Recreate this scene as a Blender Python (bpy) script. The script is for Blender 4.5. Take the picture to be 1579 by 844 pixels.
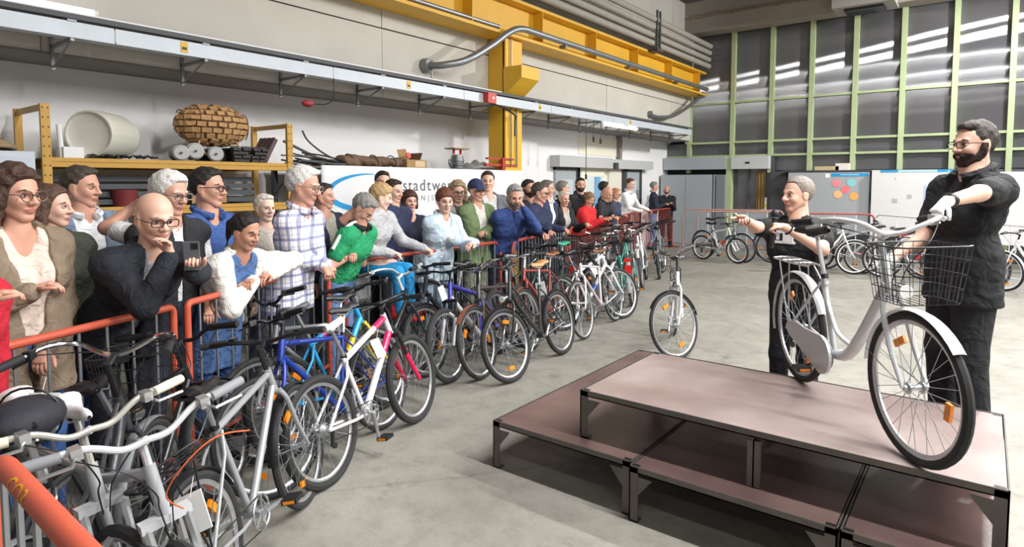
import bpy, bmesh, math, random
import numpy as np
from mathutils import Vector, Matrix

random.seed(7); rng = np.random.RandomState(7)
for o in list(bpy.data.objects): bpy.data.objects.remove(o)
SC = bpy.context.scene
COL = SC.collection
R = math.radians

# ------------------------------------------------------------------ camera
cam = bpy.data.cameras.new('camera'); camo = bpy.data.objects.new('camera', cam); COL.objects.link(camo)
camo.location = (0, 0, 1.8)
camo.rotation_euler = (R(90 - 3.572), 0, R(37.54))
cam.sensor_fit = 'HORIZONTAL'; cam.sensor_width = 36.0
cam.lens = 951.0 / 1579.0 * 36.0
cam.shift_y = -(422.0 - 340.0) / 1579.0
cam.clip_start = 0.05; cam.clip_end = 200
SC.camera = camo

# ------------------------------------------------------------------ world, exposure
w = bpy.data.worlds.new('world'); SC.world = w; w.use_nodes = True
w.node_tree.nodes['Background'].inputs[0].default_value = (0.012, 0.014, 0.02, 1)
w.node_tree.nodes['Background'].inputs[1].default_value = 1.0
SC.view_settings.view_transform = 'Standard'; SC.view_settings.look = 'None'
SC.view_settings.gamma = 1.0; SC.view_settings.use_curve_mapping = False
SC.view_settings.exposure = 0.9

# ------------------------------------------------------------------ ceiling lamp rows (real lamps of the hall)
def area(name, loc, rot, sx, sy, power, color):
    l = bpy.data.lights.new(name, 'AREA'); l.shape = 'RECTANGLE'; l.size = sx; l.size_y = sy
    l.energy = power; l.color = color
    o = bpy.data.objects.new(name, l); o.location = loc; o.rotation_euler = rot; COL.objects.link(o)
    return o
LAMP_ROWS = [(10.4, 370), (6.6, 520), (3.0, 620), (-1.2, 80), (-5.0, 50)]
for yy_, pw in LAMP_ROWS:
    area('lamp_row_light', (4.2, yy_, 5.9), (0, 0, 0), 10.2, 0.16, pw, (1.0, 0.985, 0.965))
fl = area('flood_light', (1.6, 15.2, 5.75), (R(-16), R(56), 0), 0.5, 0.4, 430, (1.0, 0.98, 0.95))

# ------------------------------------------------------------------ helpers: colour, materials
def lin(h):
    h = h.lstrip('#'); c = [int(h[i:i+2], 16) / 255 for i in (0, 2, 4)]
    return tuple((x / 12.92 if x <= 0.04045 else ((x + 0.055) / 1.055) ** 2.4) for x in c) + (1.0,)
MC = {}
def mat(name, hexc, rough=0.6, metal=0.0, nscale=0.0, namt=0.0, bump=0.0, bscale=None, spec=None, hex2=None, coat=0.0):
    key = (name, hexc, rough, metal, nscale, namt, bump, hex2)
    if key in MC: return MC[key]
    m = bpy.data.materials.new(name); m.use_nodes = True
    nt = m.node_tree; b = nt.nodes['Principled BSDF']
    c = lin(hexc)
    b.inputs['Base Color'].default_value = c
    b.inputs['Roughness'].default_value = rough; b.inputs['Metallic'].default_value = metal
    if spec is not None: b.inputs['Specular IOR Level'].default_value = spec
    if coat: b.inputs['Coat Weight'].default_value = coat
    if nscale or bump:
        tc = nt.nodes.new('ShaderNodeTexCoord')
        n = nt.nodes.new('ShaderNodeTexNoise'); n.inputs['Scale'].default_value = nscale or 20
        n.inputs['Detail'].default_value = 5
        nt.links.new(tc.outputs['Object'], n.inputs['Vector'])
        if namt or hex2:
            r = nt.nodes.new('ShaderNodeValToRGB')
            r.color_ramp.elements[0].position = 0.3; r.color_ramp.elements[1].position = 0.7
            d = lin(hex2) if hex2 else tuple(x * (1 - namt) for x in c[:3]) + (1,)
            r.color_ramp.elements[0].color = d; r.color_ramp.elements[1].color = c
            nt.links.new(n.outputs['Fac'], r.inputs['Fac']); nt.links.new(r.outputs['Color'], b.inputs['Base Color'])
        if bump:
            n2 = n
            if bscale:
                n2 = nt.nodes.new('ShaderNodeTexNoise'); n2.inputs['Scale'].default_value = bscale; n2.inputs['Detail'].default_value = 4
                nt.links.new(tc.outputs['Object'], n2.inputs['Vector'])
            bm_ = nt.nodes.new('ShaderNodeBump'); bm_.inputs['Strength'].default_value = min(1, bump); bm_.inputs['Distance'].default_value = 0.02
            nt.links.new(n2.outputs['Fac'], bm_.inputs['Height']); nt.links.new(bm_.outputs['Normal'], b.inputs['Normal'])
    MC[key] = m
    return m
def emit(name, hexc, strength):
    m = bpy.data.materials.new(name); m.use_nodes = True
    b = m.node_tree.nodes['Principled BSDF']
    b.inputs['Emission Color'].default_value = lin(hexc); b.inputs['Emission Strength'].default_value = strength
    b.inputs['Base Color'].default_value = (0.8, 0.8, 0.8, 1)
    return m

# ------------------------------------------------------------------ helpers: mesh builder
def frame_from(d):
    d = Vector(d).normalized()
    a = Vector((0, 0, 1)) if abs(d.z) < 0.9 else Vector((1, 0, 0))
    u = d.cross(a).normalized(); v = d.cross(u).normalized()
    return u, v
class MB:
    def __init__(s): s.v = []; s.f = []; s.m = []; s.cur = 0
    def add(s, vs, fs):
        o = len(s.v); s.v += [tuple(x) for x in vs]
        for f in fs: s.f.append(tuple(i + o for i in f)); s.m.append(s.cur)
        return s
    def box(s, c, size, rot=None):
        hx, hy, hz = (x / 2 for x in size); vs = []
        for dx in (-1, 1):
            for dy in (-1, 1):
                for dz in (-1, 1):
                    p = Vector((dx * hx, dy * hy, dz * hz))
                    if rot is not None: p = rot @ p
                    vs.append(p + Vector(c))
        return s.add(vs, [(0, 1, 3, 2), (4, 6, 7, 5), (0, 4, 5, 1), (2, 3, 7, 6), (0, 2, 6, 4), (1, 5, 7, 3)])
    def box2(s, a, b):
        return s.box([(a[i] + b[i]) / 2 for i in range(3)], [abs(b[i] - a[i]) for i in range(3)])
    def tube(s, path, r, n=8, closed=False, caps=True, flat=1.0, up=None):
        P = [Vector(p) for p in path]; k = len(P)
        rs = r if isinstance(r, (list, tuple)) else [r] * k
        rings = []; pu = None
        for i in range(k):
            if closed: t = P[(i + 1) % k] - P[i - 1]
            elif i == 0: t = P[1] - P[0]
            elif i == k - 1: t = P[-1] - P[-2]
            else: t = (P[i + 1] - P[i]).normalized() + (P[i] - P[i - 1]).normalized()
            if t.length < 1e-9: t = Vector((0, 0, 1))
            t.normalize()
            if pu is None:
                if up is not None:
                    u = Vector(up) - t * t.dot(Vector(up)); u.normalize()
                else: u, _ = frame_from(t)
            else:
                u = pu - t * pu.dot(t)
                if u.length < 1e-6: u, _ = frame_from(t)
                u.normalize()
            v = t.cross(u); pu = u
            rings.append([P[i] + (u * math.cos(2 * math.pi * j / n) * rs[i] + v * math.sin(2 * math.pi * j / n) * rs[i] * flat) for j in range(n)])
        vs = [p for rg in rings for p in rg]; fs = []
        kk = k if closed else k - 1
        for i in range(kk):
            a = i * n; b = ((i + 1) % k) * n
            for j in range(n):
                j2 = (j + 1) % n
                fs.append((a + j, a + j2, b + j2, b + j))
        if caps and not closed:
            fs.append(tuple(reversed(range(n)))); fs.append(tuple((k - 1) * n + j for j in range(n)))
        return s.add(vs, fs)
    def ring(s, c, axis, rad, r, n=32, m=8, flat=1.0):
        u, v = frame_from(axis); c = Vector(c)
        path = [c + u * math.cos(2 * math.pi * i / n) * rad + v * math.sin(2 * math.pi * i / n) * rad for i in range(n)]
        return s.tube(path, r, m, closed=True, flat=flat)
    def cyl(s, a, b, r, n=12, r2=None):
        return s.tube([a, b], [r, r if r2 is None else r2], n)
    def sphere(s, c, r, n=10, m=7, sc=(1, 1, 1)):
        vs = [(c[0], c[1], c[2] + r * sc[2])]; fs = []
        for i in range(1, m):
            t = math.pi * i / m
            for j in range(n):
                a = 2 * math.pi * j / n
                vs.append((c[0] + r * sc[0] * math.sin(t) * math.cos(a), c[1] + r * sc[1] * math.sin(t) * math.sin(a), c[2] + r * sc[2] * math.cos(t)))
        vs.append((c[0], c[1], c[2] - r * sc[2]))
        for j in range(n): fs.append((0, 1 + j, 1 + (j + 1) % n))
        for i in range(m - 2):
            for j in range(n):
                a = 1 + i * n; fs.append((a + j, a + n + j, a + n + (j + 1) % n, a + (j + 1) % n))
        l = len(vs) - 1; a = 1 + (m - 2) * n
        for j in range(n): fs.append((l, a + (j + 1) % n, a + j))
        return s.add(vs, fs)
    def prism(s, poly, d0, d1, plane='xy'):
        n = len(poly); vs = []
        for d in (d0, d1):
            for p in poly:
                vs.append({'xy': (p[0], p[1], d), 'xz': (p[0], d, p[1]), 'yz': (d, p[0], p[1])}[plane])
        fs = [tuple(range(n)), tuple(reversed(range(n, 2 * n)))]
        for i in range(n): fs.append((i, (i + 1) % n + 0, (i + 1) % n + n, i + n))
        fs = [f if k < 2 else f for k, f in enumerate(fs)]
        return s.add(vs, fs)
    def grid(s, fn, nu, nv):
        vs = [fn(i / nu, j / nv) for i in range(nu + 1) for j in range(nv + 1)]
        fs = [(i * (nv + 1) + j, (i + 1) * (nv + 1) + j, (i + 1) * (nv + 1) + j + 1, i * (nv + 1) + j + 1) for i in range(nu) for j in range(nv)]
        return s.add(vs, fs)
    def mesh(s, name, mats, smooth=True, fix=True):
        me = bpy.data.meshes.new(name); me.from_pydata(s.v, [], s.f)
        if not isinstance(mats, (list, tuple)): mats = [mats]
        for m in mats: me.materials.append(m)
        if len(mats) > 1: me.polygons.foreach_set('material_index', s.m)
        if fix:
            bm = bmesh.new(); bm.from_mesh(me); bmesh.ops.recalc_face_normals(bm, faces=bm.faces); bm.to_mesh(me); bm.free()
        if smooth:
            me.polygons.foreach_set('use_smooth', [True] * len(me.polygons))
            try: me.set_sharp_from_angle(angle=R(38))
            except Exception: pass
        me.update()
        return me
def obj(name, mesh, parent=None, loc=None):
    o = bpy.data.objects.new(name, mesh); COL.objects.link(o)
    if parent is not None: o.parent = parent
    if loc is not None: o.location = loc
    return o
def part(name, mb, m, parent=None, smooth=True): return obj(name, mb.mesh(name, m, smooth), parent)
def tag(o, label=None, cat=None, group=None, kind=None):
    if label: o['label'] = label
    if cat: o['category'] = cat
    if group: o['group'] = group
    if kind: o['kind'] = kind
    return o
def thing(name, label, cat, loc=(0, 0, 0), rz=0.0, group=None):
    o = bpy.data.objects.new(name, None); COL.objects.link(o); o.location = loc; o.rotation_euler = (0, 0, rz)
    o.empty_display_size = 0.1
    return tag(o, label, cat, group)
def struct(name, mb, m, parent=None, smooth=False):
    o = part(name, mb, m, parent, smooth)
    if parent is None: o['kind'] = 'structure'
    return o
def curve_pts(P, n=6, closed=False):
    P = [Vector(p) for p in P]; out = []; k = len(P)
    for i in range(k if closed else k - 1):
        p0 = P[i - 1] if (i > 0 or closed) else P[0]; p1 = P[i]; p2 = P[(i + 1) % k]
        p3 = P[(i + 2) % k] if (i + 2 < k or closed) else P[-1]
        for j in range(n):
            t = j / n
            out.append(0.5 * ((2 * p1) + (p2 - p0) * t + (2 * p0 - 5 * p1 + 4 * p2 - p3) * t * t + (3 * p1 - p0 - 3 * p2 + p3) * t ** 3))
    if not closed: out.append(P[-1])
    return out
def text_part(name, body, size, m, parent, mtx, extrude=0.002, sx=1.0):
    c = bpy.data.curves.new(name, 'FONT'); c.body = body; c.size = size; c.extrude = extrude; c.space_character = sx
    c.resolution_u = 3
    t = bpy.data.objects.new(name, c); COL.objects.link(t)
    dg = bpy.context.evaluated_depsgraph_get()
    me = bpy.data.meshes.new_from_object(t.evaluated_get(dg)); bpy.data.objects.remove(t)
    me.materials.clear(); me.materials.append(m)
    me.transform(mtx)
    return obj(name, me, parent)

# ================================================================== MATERIALS
M_upper = mat('painted_concrete_wall', 'CFCCC4', 0.85, 0, 1.3, 0.10, 0.12, 30)
M_lower = mat('white_painted_wall', 'F2F2F3', 0.8, 0, 0.9, 0.05, 0.08, 25)
M_soffit = mat('grey_soffit', '8E8B85', 0.9, 0, 2, 0.15)
M_yellow = mat('yellow_paint', 'EAB733', 0.5, 0, 1.8, 0.10, 0.06, 14)
M_rackyel = mat('ochre_rack_paint', 'CE9F45', 0.5, 0, 4, 0.12)
M_black = mat('black_plastic', '17181A', 0.45)
M_blacksat = mat('satin_black_paint', '1C1D20', 0.35)
M_rubber = mat('tyre_rubber', '2B2B2C', 0.8, 0, 60, 0.25)
M_galv = mat('galvanised_steel', 'A4A8AC', 0.42, 0.75, 6, 0.18)
M_zinc = mat('zinc_tray', 'C6CED5', 0.45, 0.1, 3, 0.10)
M_chrome = mat('chrome', 'D8D8DA', 0.16, 1.0)
M_alu = mat('brushed_aluminium', 'C3C5C8', 0.32, 0.85)
M_steel = mat('dull_steel', '8B8D90', 0.45, 0.7, 10, 0.2)
M_grey = mat('light_grey_sheet', 'A9B0B5', 0.55, 0, 2, 0.06)
M_dgrey = mat('dark_grey_paint', '4A4C50', 0.5)
M_green = mat('pale_green_paint', 'B2C196', 0.55, 0, 3, 0.10)
M_red = mat('red_barrier_paint', 'A8463A', 0.5, 0, 5, 0.22)
M_orangered = mat('orange_barrier_paint', 'C85A41', 0.5, 0, 5, 0.18)
M_white = mat('white_plastic', 'EDEDED', 0.5)
M_paper = mat('white_paper', 'EFEFEC', 0.85)
M_card = mat('cardboard', 'B08C60', 0.85, 0, 8, 0.15)
M_deck = mat('brown_phenolic_board', '6E5955', 0.34, 0, 2.2, 0.0, 0.05, 40, spec=.8, hex2='4E3B39')
M_dusty_sheen = mat('dusty_sheen_brown_board', '9A8C88', 0.4, 0, 2.0, 0.0, 0.05, 40, spec=.7, hex2='7A6864')  # upper deck: dust and wear, with the board's sheen also painted into the colour
M_angle = mat('weathered_steel_angle', '6E6864', 0.5, 0.45, 9, 0.3)
M_blue = mat('logo_blue', '1F9AD6', 0.6)
M_darktxt = mat('grey_print', '5C5F64', 0.8)
M_cream = mat('cream_panel', 'EFEBD8', 0.6)
M_orange = mat('amber_reflector', 'F08A12', 0.3)
M_redrefl = mat('red_reflector', 'D3241F', 0.3)

def glass_mat():
    # ribbed glazing: smears highlights sideways, keeps them thin in height
    m = bpy.data.materials.new('dark_ribbed_glazing'); m.use_nodes = True
    nt = m.node_tree; N = nt.nodes.new; L = nt.links.new
    for n in list(nt.nodes): nt.nodes.remove(n)
    out = N('ShaderNodeOutputMaterial'); mix = N('ShaderNodeMixShader'); df = N('ShaderNodeBsdfDiffuse'); gl = N('ShaderNodeBsdfAnisotropic')
    df.inputs['Color'].default_value = lin('55555A')
    gl.inputs['Color'].default_value = (.95, .97, 1, 1); gl.inputs['Roughness'].default_value = 0.2; gl.inputs['Anisotropy'].default_value = 0.94
    tv = N('ShaderNodeCombineXYZ'); tv.inputs[2].default_value = 1.0
    L(tv.outputs[0], gl.inputs['Tangent'])
    tc = N('ShaderNodeTexCoord'); mp = N('ShaderNodeMapping'); mp.inputs['Scale'].default_value = (1.0, 1, 0.8)
    n = N('ShaderNodeTexNoise'); n.inputs['Scale'].default_value = 1.0; n.inputs['Detail'].default_value = 0.5
    bp = N('ShaderNodeBump'); bp.inputs['Strength'].default_value = 0.05; bp.inputs['Distance'].default_value = 0.1
    L(tc.outputs['Object'], mp.inputs['Vector']); L(mp.outputs['Vector'], n.inputs['Vector'])
    L(n.outputs['Fac'], bp.inputs['Height']); L(bp.outputs['Normal'], gl.inputs['Normal'])
    mix.inputs['Fac'].default_value = 0.2
    L(df.outputs[0], mix.inputs[1]); L(gl.outputs[0], mix.inputs[2]); L(mix.outputs[0], out.inputs['Surface'])
    return m
M_glass = glass_mat()

def floor_mat():
    m = bpy.data.materials.new('worn_concrete_floor'); m.use_nodes = True
    nt = m.node_tree; b = nt.nodes['Principled BSDF']; N = nt.nodes.new; L = nt.links.new
    tc = N('ShaderNodeTexCoord')
    def noise(sc, det, rough=0.6):
        n = N('ShaderNodeTexNoise'); n.inputs['Scale'].default_value = sc; n.inputs['Detail'].default_value = det; n.inputs['Roughness'].default_value = rough
        L(tc.outputs['Object'], n.inputs['Vector']); return n
    def ramp(src, p0, c0, p1, c1):
        r = N('ShaderNodeValToRGB'); e = r.color_ramp.elements
        e[0].position = p0; e[0].color = c0; e[1].position = p1; e[1].color = c1
        L(src, r.inputs['Fac']); return r
    a = ramp(noise(0.8, 6).outputs['Fac'], 0.32, lin('827F77'), 0.68, lin('9A988F'))
    bb = ramp(noise(5.5, 8, 0.7).outputs['Fac'], 0.33, (0.62, 0.61, 0.59, 1), 0.55, (1, 1, 1, 1))
    cc = ramp(noise(2.3, 5, 0.75).outputs['Fac'], 0.30, (0.55, 0.53, 0.50, 1), 0.40, (1, 1, 1, 1))
    dd = ramp(noise(40, 4).outputs['Fac'], 0.25, (0.8, 0.8, 0.8, 1), 0.6, (1, 1, 1, 1))
    x = a.outputs['Color']
    for s, f in ((bb, 0.6), (cc, 0.8), (dd, 0.5)):
        mx = N('ShaderNodeMixRGB'); mx.blend_type = 'MULTIPLY'; mx.inputs['Fac'].default_value = f
        L(x, mx.inputs['Color1']); L(s.outputs['Color'], mx.inputs['Color2']); x = mx.outputs['Color']
    # hairline cracks
    vo = N('ShaderNodeTexVoronoi'); vo.feature = 'DISTANCE_TO_EDGE'; vo.inputs['Scale'].default_value = 0.45
    mpn = N('ShaderNodeMixRGB'); mpn.inputs['Fac'].default_value = 0.16
    L(tc.outputs['Object'], mpn.inputs['Color1']); L(noise(2.0, 5).outputs['Color'], mpn.inputs['Color2'])
    L(mpn.outputs['Color'], vo.inputs['Vector'])
    cr = ramp(vo.outputs['Distance'], 0.0, (0.6, 0.58, 0.55, 1), 0.006, (1, 1, 1, 1))
    mx = N('ShaderNodeMixRGB'); mx.blend_type = 'MULTIPLY'; mx.inputs['Fac'].default_value = 0.45
    L(x, mx.inputs['Color1']); L(cr.outputs['Color'], mx.inputs['Color2'])
    L(mx.outputs['Color'], b.inputs['Base Color'])
    rr = N('ShaderNodeMapRange'); rr.inputs['To Min'].default_value = 0.42; rr.inputs['To Max'].default_value = 0.75
    L(noise(1.7, 4).outputs['Fac'], rr.inputs['Value']); L(rr.outputs['Result'], b.inputs['Roughness'])
    bm = N('ShaderNodeBump'); bm.inputs['Strength'].default_value = 0.15; bm.inputs['Distance'].default_value = 0.01
    L(noise(22, 6).outputs['Fac'], bm.inputs['Height']); L(bm.outputs['Normal'], b.inputs['Normal'])
    return m
M_floor = floor_mat()

# ================================================================== ROOM SHELL
XL, XU, YB = -7.57, -6.85, 17.44
XR, YF, ZC = 12.0, -7.5, 6.75
struct('floor', MB().box2((XL - .3, YF - .2, -.2), (XR + .2, YB + .3, 0)), M_floor)
struct('ceiling', MB().box2((XL - .3, YF - .2, ZC), (XR + .2, YB + .3, ZC + .2)), mat('dark_ceiling', '5E5D62', 0.9, 0, 0.6, 0.15))
struct('wall_left', MB().box2((XL - .3, YF, 0), (XL, YB + .1, 2.99)), M_lower)
struct('wall_right', MB().box2((XR, YF, 0), (XR + .2, YB + .1, ZC)), mat('side_wall', '7C7B78', 0.85, 0, 1, 0.1))
struct('wall_front', MB().box2((XL - .3, YF - .2, 0), (XR + .2, YF, ZC)), mat('front_wall', '5C5C5E', 0.85, 0, 1, 0.1))
struct('wall_back', MB().box2((XL - .3, YB + .08, 0), (XR + .2, YB + .3, ZC)), mat('dark_backing', '3A3B40', 0.8))
# the proud upper part of the left wall: precast panels with an open joint at 3.95 m
up = MB(); up.box2((XL - .3, YF, 2.99), (XU - .03, YB, ZC)); uw = struct('wall_left_upper', up, mat('panel_joint', '2B2A28', 0.95))
ys = [-7.5, -2.2, 1.9, 5.9, 8.2, 12.4, 16.0, YB]
for i in range(len(ys) - 1):
    for z0, z1 in ((2.99, 3.955), (3.975, 5.2), (5.21, ZC)):
        p = part('wall_panel', MB().box2((XU - .05, ys[i] + .004, z0), (XU + rng.uniform(-.006, .006), ys[i + 1] - .004, z1)), M_upper, uw, False)
struct('trim_1', MB().box2((XL, YF, 2.97), (XU, YB, 2.99)), M_soffit)

# ---- glazed back wall
w1 = tag(part('window_1', MB().box2((XL, YB + .05, 2.0), (XR, YB + .07, ZC)), mat('window_backing', '2C2D31', 0.7), None, False), kind='structure')
MX = [-6.88, -5.65, -4.63, -3.66, -2.67, -1.67, -0.66, 0.36, 1.38, 2.4, 3.42, 4.44, 5.46, 6.48, 7.5, 8.6]
for x in MX:
    part('mullion', MB().box2((x - .055, YB - .10, 2.05 if x < -0.9 or x > 2 else 0.0), (x + .055, YB + .04, 5.95)), M_green, w1, False)
ZT = [2.08, 2.52, 2.9, 4.0, 5.95]
for i in range(len(MX) - 1):
    a, b = MX[i] + .055, MX[i + 1] - .055
    for zt in ZT[1:4]:
        part('transom', MB().box2((a, YB - .08, zt - .028), (b, YB + .03, zt + .028)), M_green, w1, False)
    for j in range(4):
        if j == 0 and i < 2: continue
        wd_, ht_ = b - a, ZT[j + 1] - ZT[j] - .056; sag = rng.uniform(.024, .034)
        p = part('pane', MB().grid(lambda u, v: ((u - .5) * wd_, -sag * (1 - (2 * u - 1) ** 2), (v - .5) * ht_), 24, 2), M_glass, w1)
        p.location = ((a + b) / 2, YB + .03, (ZT[j] + ZT[j + 1]) / 2)
        p.rotation_euler = (rng.uniform(-.004, .004), 0, 0)
# left bay: green gusset plate beside the corner, grey shutter boxes and what is below them
struct('trim_2', MB().prism([(-7.57, 2.9), (-7.4, 2.98), (-6.98, 3.2), (-6.98, 5.2), (-7.57, 5.2)], YB - .12, YB - .02, 'xz').box2((-6.98, YB - .14, 2.9), (-6.86, YB - .02, 5.95)), M_green)
struct('trim_3', MB().box2((XL, YB - .08, 2.505), (-6.93, YB, 2.545)), M_green)
struct('trim_4', MB().box2((XL, YB - .03, 2.545), (-6.93, YB, 2.9)), M_glass)
sb = tag(part('roller_shutter_box', MB().box2((XL + .02, YB - .34, 2.15), (-5.72, YB - .02, 2.49)), M_grey, None, False), 'long light grey roller shutter box at the left end under the green glazing', 'shutter box', 'shutter boxes')
sb2 = tag(part('roller_shutter_box', MB().box2((-5.58, YB - .34, 2.15), (-4.6, YB - .02, 2.49)), mat('pale_box', 'C2C6C8', 0.5), None, False), 'short pale shutter box with a small black slot, over the dark window', 'shutter box', 'shutter boxes')
part('slot', MB().box2((-5.2, YB - .345, 2.29), (-5.08, YB - .33, 2.34)), M_black, sb2, False)
struct('trim_5', MB().box2((-5.72, YB - .3, 0), (-5.58, YB, 2.5)), M_green)
struct('trim_6', MB().box2((-4.6, YB - .12, 0), (-4.2, YB, 2.08)).box2((-4.6, YB - .1, 2.08), (-4.52, YB - .02, 2.5)), M_dgrey)
w2 = tag(part('window_2', MB().box2((-5.56, YB - .05, .85), (-4.62, YB - .03, 2.14)), M_glass, None, False), kind='structure')
wf = MB()
for a, b in (((-5.58, 1.0), (-5.5, 2.14)), ((-5.2, 1.0), (-5.15, 2.14)), ((-4.68, 1.0), (-4.6, 2.14)), ((-5.58, .98), (-4.6, 1.04))):
    wf.box2((a[0], YB - .09, a[1]), (b[0], YB - .04, b[1]))
part('window_frame', wf, M_dgrey, w2, False)
part('curtain', MB().grid(lambda u, v: (-4.95 + u * .22, YB - .1 + .012 * math.sin(u * 18), 1.06 + v * 1.05), 16, 1), mat('ochre_curtain', '7C6238', 0.9), w2)
struct('trim_7', MB().box2((-5.58, YB - .1, 0), (-4.6, YB, .98)), M_grey)
# right bay wall behind the boards
struct('trim_8', MB().box2((-4.2, YB - .06, 0), (XR, YB, 2.08)), mat('dark_plinth_wall', '55585C', 0.7))

# ceiling beams
for k, (yb, zb, h) in enumerate(((17.1, 5.9, .5), (13.0, 6.25, .5), (8.6, 6.25, .5), (4.2, 6.25, .5), (0, 6.25, .5), (-4, 6.25, .5))):
    struct('trim_%d' % (9 + k), MB().box2((XL + .6, yb - .28, zb), (XR, yb + .28, ZC)), mat('beam_concrete', 'A39B92', 0.85, 0, 2, 0.12))
fo = MB()
for i in range(46):
    x = -6.6 + i * .09
    fo.box((x, 16.79, 6.32 + rng.uniform(-.012, .012)), (.1, .05, .05 + rng.uniform(-.015, .02)), Matrix.Rotation(rng.uniform(-.3, .3), 3, 'Y'))
tag(part('foil_strip', fo, mat('crumpled_foil', 'B9A68E', 0.35, 0.5, 30, 0.4), None, False), 'crumpled silvery brown foil strip along the top of the end beam', 'insulation', kind='stuff')
un = thing('ceiling_unit', 'grey ceiling box with a dark grille hanging under the end beam', 'heater', (-2.4, 16.62, 5.8))
part('housing', MB().box((0, 0, .28), (1.25, .9, .5)), mat('unit_housing', 'A8A2A0', 0.6), un, False)
g = MB(); g.box((0, 0, 0), (.8, .55, .05))
part('grille', g, M_blacksat, un, False)
for k in range(6):
    part('louvre', MB().box((0, -.22 + k * .088, -.035), (.78, .02, .03)), M_dgrey, un, False)

# lamp rows: housings with tubes; the light itself is the lamp set with each row at the top of the script
M_tube = emit('lamp_tube_glow', 'FFFFFF', 6.0)
for k, (ly, _) in enumerate(LAMP_ROWS):
    nm = ['the end window', 'the second bay from the end window', 'the middle of the hall', 'the bay behind the viewer', 'the entrance wall'][k]
    t = thing('ceiling_lamp', 'long white fluorescent lamp row under the ceiling near ' + nm, 'lamp', (4.2, ly, 5.96), 0, 'ceiling lamp rows')
    part('housing', MB().box((0, 0, .05), (10.4, .2, .08)), M_white, t, False)
    for s in (-.06, .06):
        part('tube', MB().cyl((-5.1, s, -.0), (5.1, s, -.0), .013, 8), M_tube, t)
    for xh in (-5, 0, 5): part('hanger', MB().cyl((xh, 0, .08), (xh, 0, .75), .012, 6), M_dgrey, t)
t = thing('flood_lamp', 'white flood lamp on the right near the end window', 'lamp', (1.66, 15.28, 5.84))
part('housing', MB().box((0, 0, .05), (.6, .45, .1), Matrix.Rotation(R(-38), 3, 'Y')), M_white, t, False)
part('hanger', MB().cyl((0, 0, .08), (0, 0, .9), .015, 6), M_dgrey, t)

# ================================================================== LEFT WALL FITTINGS
# yellow crane column with its corbel
cl = thing('crane_column', 'yellow steel crane column standing at the left wall', 'column', (0, 0, 0))
part('shaft', MB().box2((-6.84, 8.24, 0), (-6.5, 8.3, 4.21)).box2((-6.53, 8.24, 0), (-6.47, 8.7, 4.21)).box2((-6.84, 8.66, 0), (-6.5, 8.7, 4.21)), M_yellow, cl, False)
part('corbel', MB().prism([(-6.5, 3.28), (-6.42, 3.28), (-6.12, 3.52), (-6.12, 3.72), (-6.5, 3.72)], 8.22, 8.72, 'xz'), M_yellow, cl, False)
part('conduit', MB().cyl((-6.44, 8.36, 2.05), (-6.44, 8.36, 4.3), .012, 6).cyl((-6.44, 8.52, 2.05), (-6.44, 8.52, 3.05), .014, 6), M_galv, cl)
part('red_bracket', MB().box2((-6.5, 7.7, 2.06), (-6.45, 8.5, 2.1)).box2((-6.5, 8.1, 2.0), (-6.42, 8.16, 2.2)).box2((-6.5, 7.75, 2.17), (-6.45, 8.45, 2.2)), mat('red_paint', 'B23A2A', 0.5), cl, False)
# crane beam
cb = thing('crane_beam', 'yellow steel crane girder running along the top of the left wall', 'beam', (0, 0, 0))
part('lower_flange', MB().box2((-6.84, YF, 4.22), (-6.36, YB - .15, 4.27)), M_yellow, cb, False)
part('web', MB().box2((-6.62, YF, 4.27), (-6.58, YB - .15, 4.82)), M_yellow, cb, False)
part('upper_flange', MB().box2((-6.82, YF, 4.82), (-6.38, YB - .15, 4.87)), M_yellow, cb, False)
part('rail', MB().box2((-6.64, YF, 4.87), (-6.56, YB - .15, 4.94)), mat('rusty_rail', '7A5545', 0.7, 0.3), cb, False)
for yk in np.arange(-6, 17, 1.9):
    part('stiffener', MB().box2((-6.58, yk, 4.27), (-6.38, yk + .015, 4.82)), M_yellow, cb, False)
tag(part('conductor_pipe', MB().tube(curve_pts([(-6.42, -7, 4.33), (-6.42, 5.0, 4.33), (-6.42, 8.0, 4.33)], 3), .035, 10), M_galv), 'thin grey conduit along the crane girder left of the yellow column', 'pipe')
gp = thing('grey_pipe', 'thick grey pipe bending from the wall flange over the yellow column along the girder', 'pipe', (0, 0, 0))
part('pipe_run', MB().tube(curve_pts([(-6.83, 6.72, 3.56), (-6.55, 6.85, 3.56), (-6.36, 7.15, 3.66), (-6.3, 7.65, 3.95), (-6.28, 8.1, 4.24), (-6.28, 8.45, 4.36), (-6.28, 9.0, 4.37), (-6.28, 12.0, 4.37), (-6.28, 17.1, 4.37)], 8), .055, 12), M_galv, gp)
part('flange', MB().cyl((-6.85, 6.72, 3.56), (-6.74, 6.74, 3.56), .11, 14), M_steel, gp)
part('drain', MB().cyl((-6.7, 6.73, 3.5), (-6.7, 6.73, 3.2), .012, 6), M_steel, gp)
for yk in (9.8, 12.4, 15.0):
    part('clamp', MB().box((-6.33, yk, 4.3), (.14, .05, .06)), M_steel, gp, False)
for k, (x, z_) in enumerate(((-6.3, 5.03), (-6.3, 5.21), (-6.28, 5.39), (-6.26, 5.57))):
    nm = ['lowest', 'second lowest', 'second highest', 'highest'][k]
    tag(part('heating_pipe', MB().cyl((x, YF + .1, z_), (x, YB - .2, z_), .07, 14), mat('pipe_lagging', 'A9A49C', 0.7, 0, 5, 0.12)), nm + ' of the four grey lagged pipes above the crane girder', 'pipe', 'lagged pipes under the ceiling')
ph = thing('pipe_hanger', 'dark steel hanger holding the four lagged pipes', 'bracket', (-6.3, 13.6, 5.0))
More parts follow.
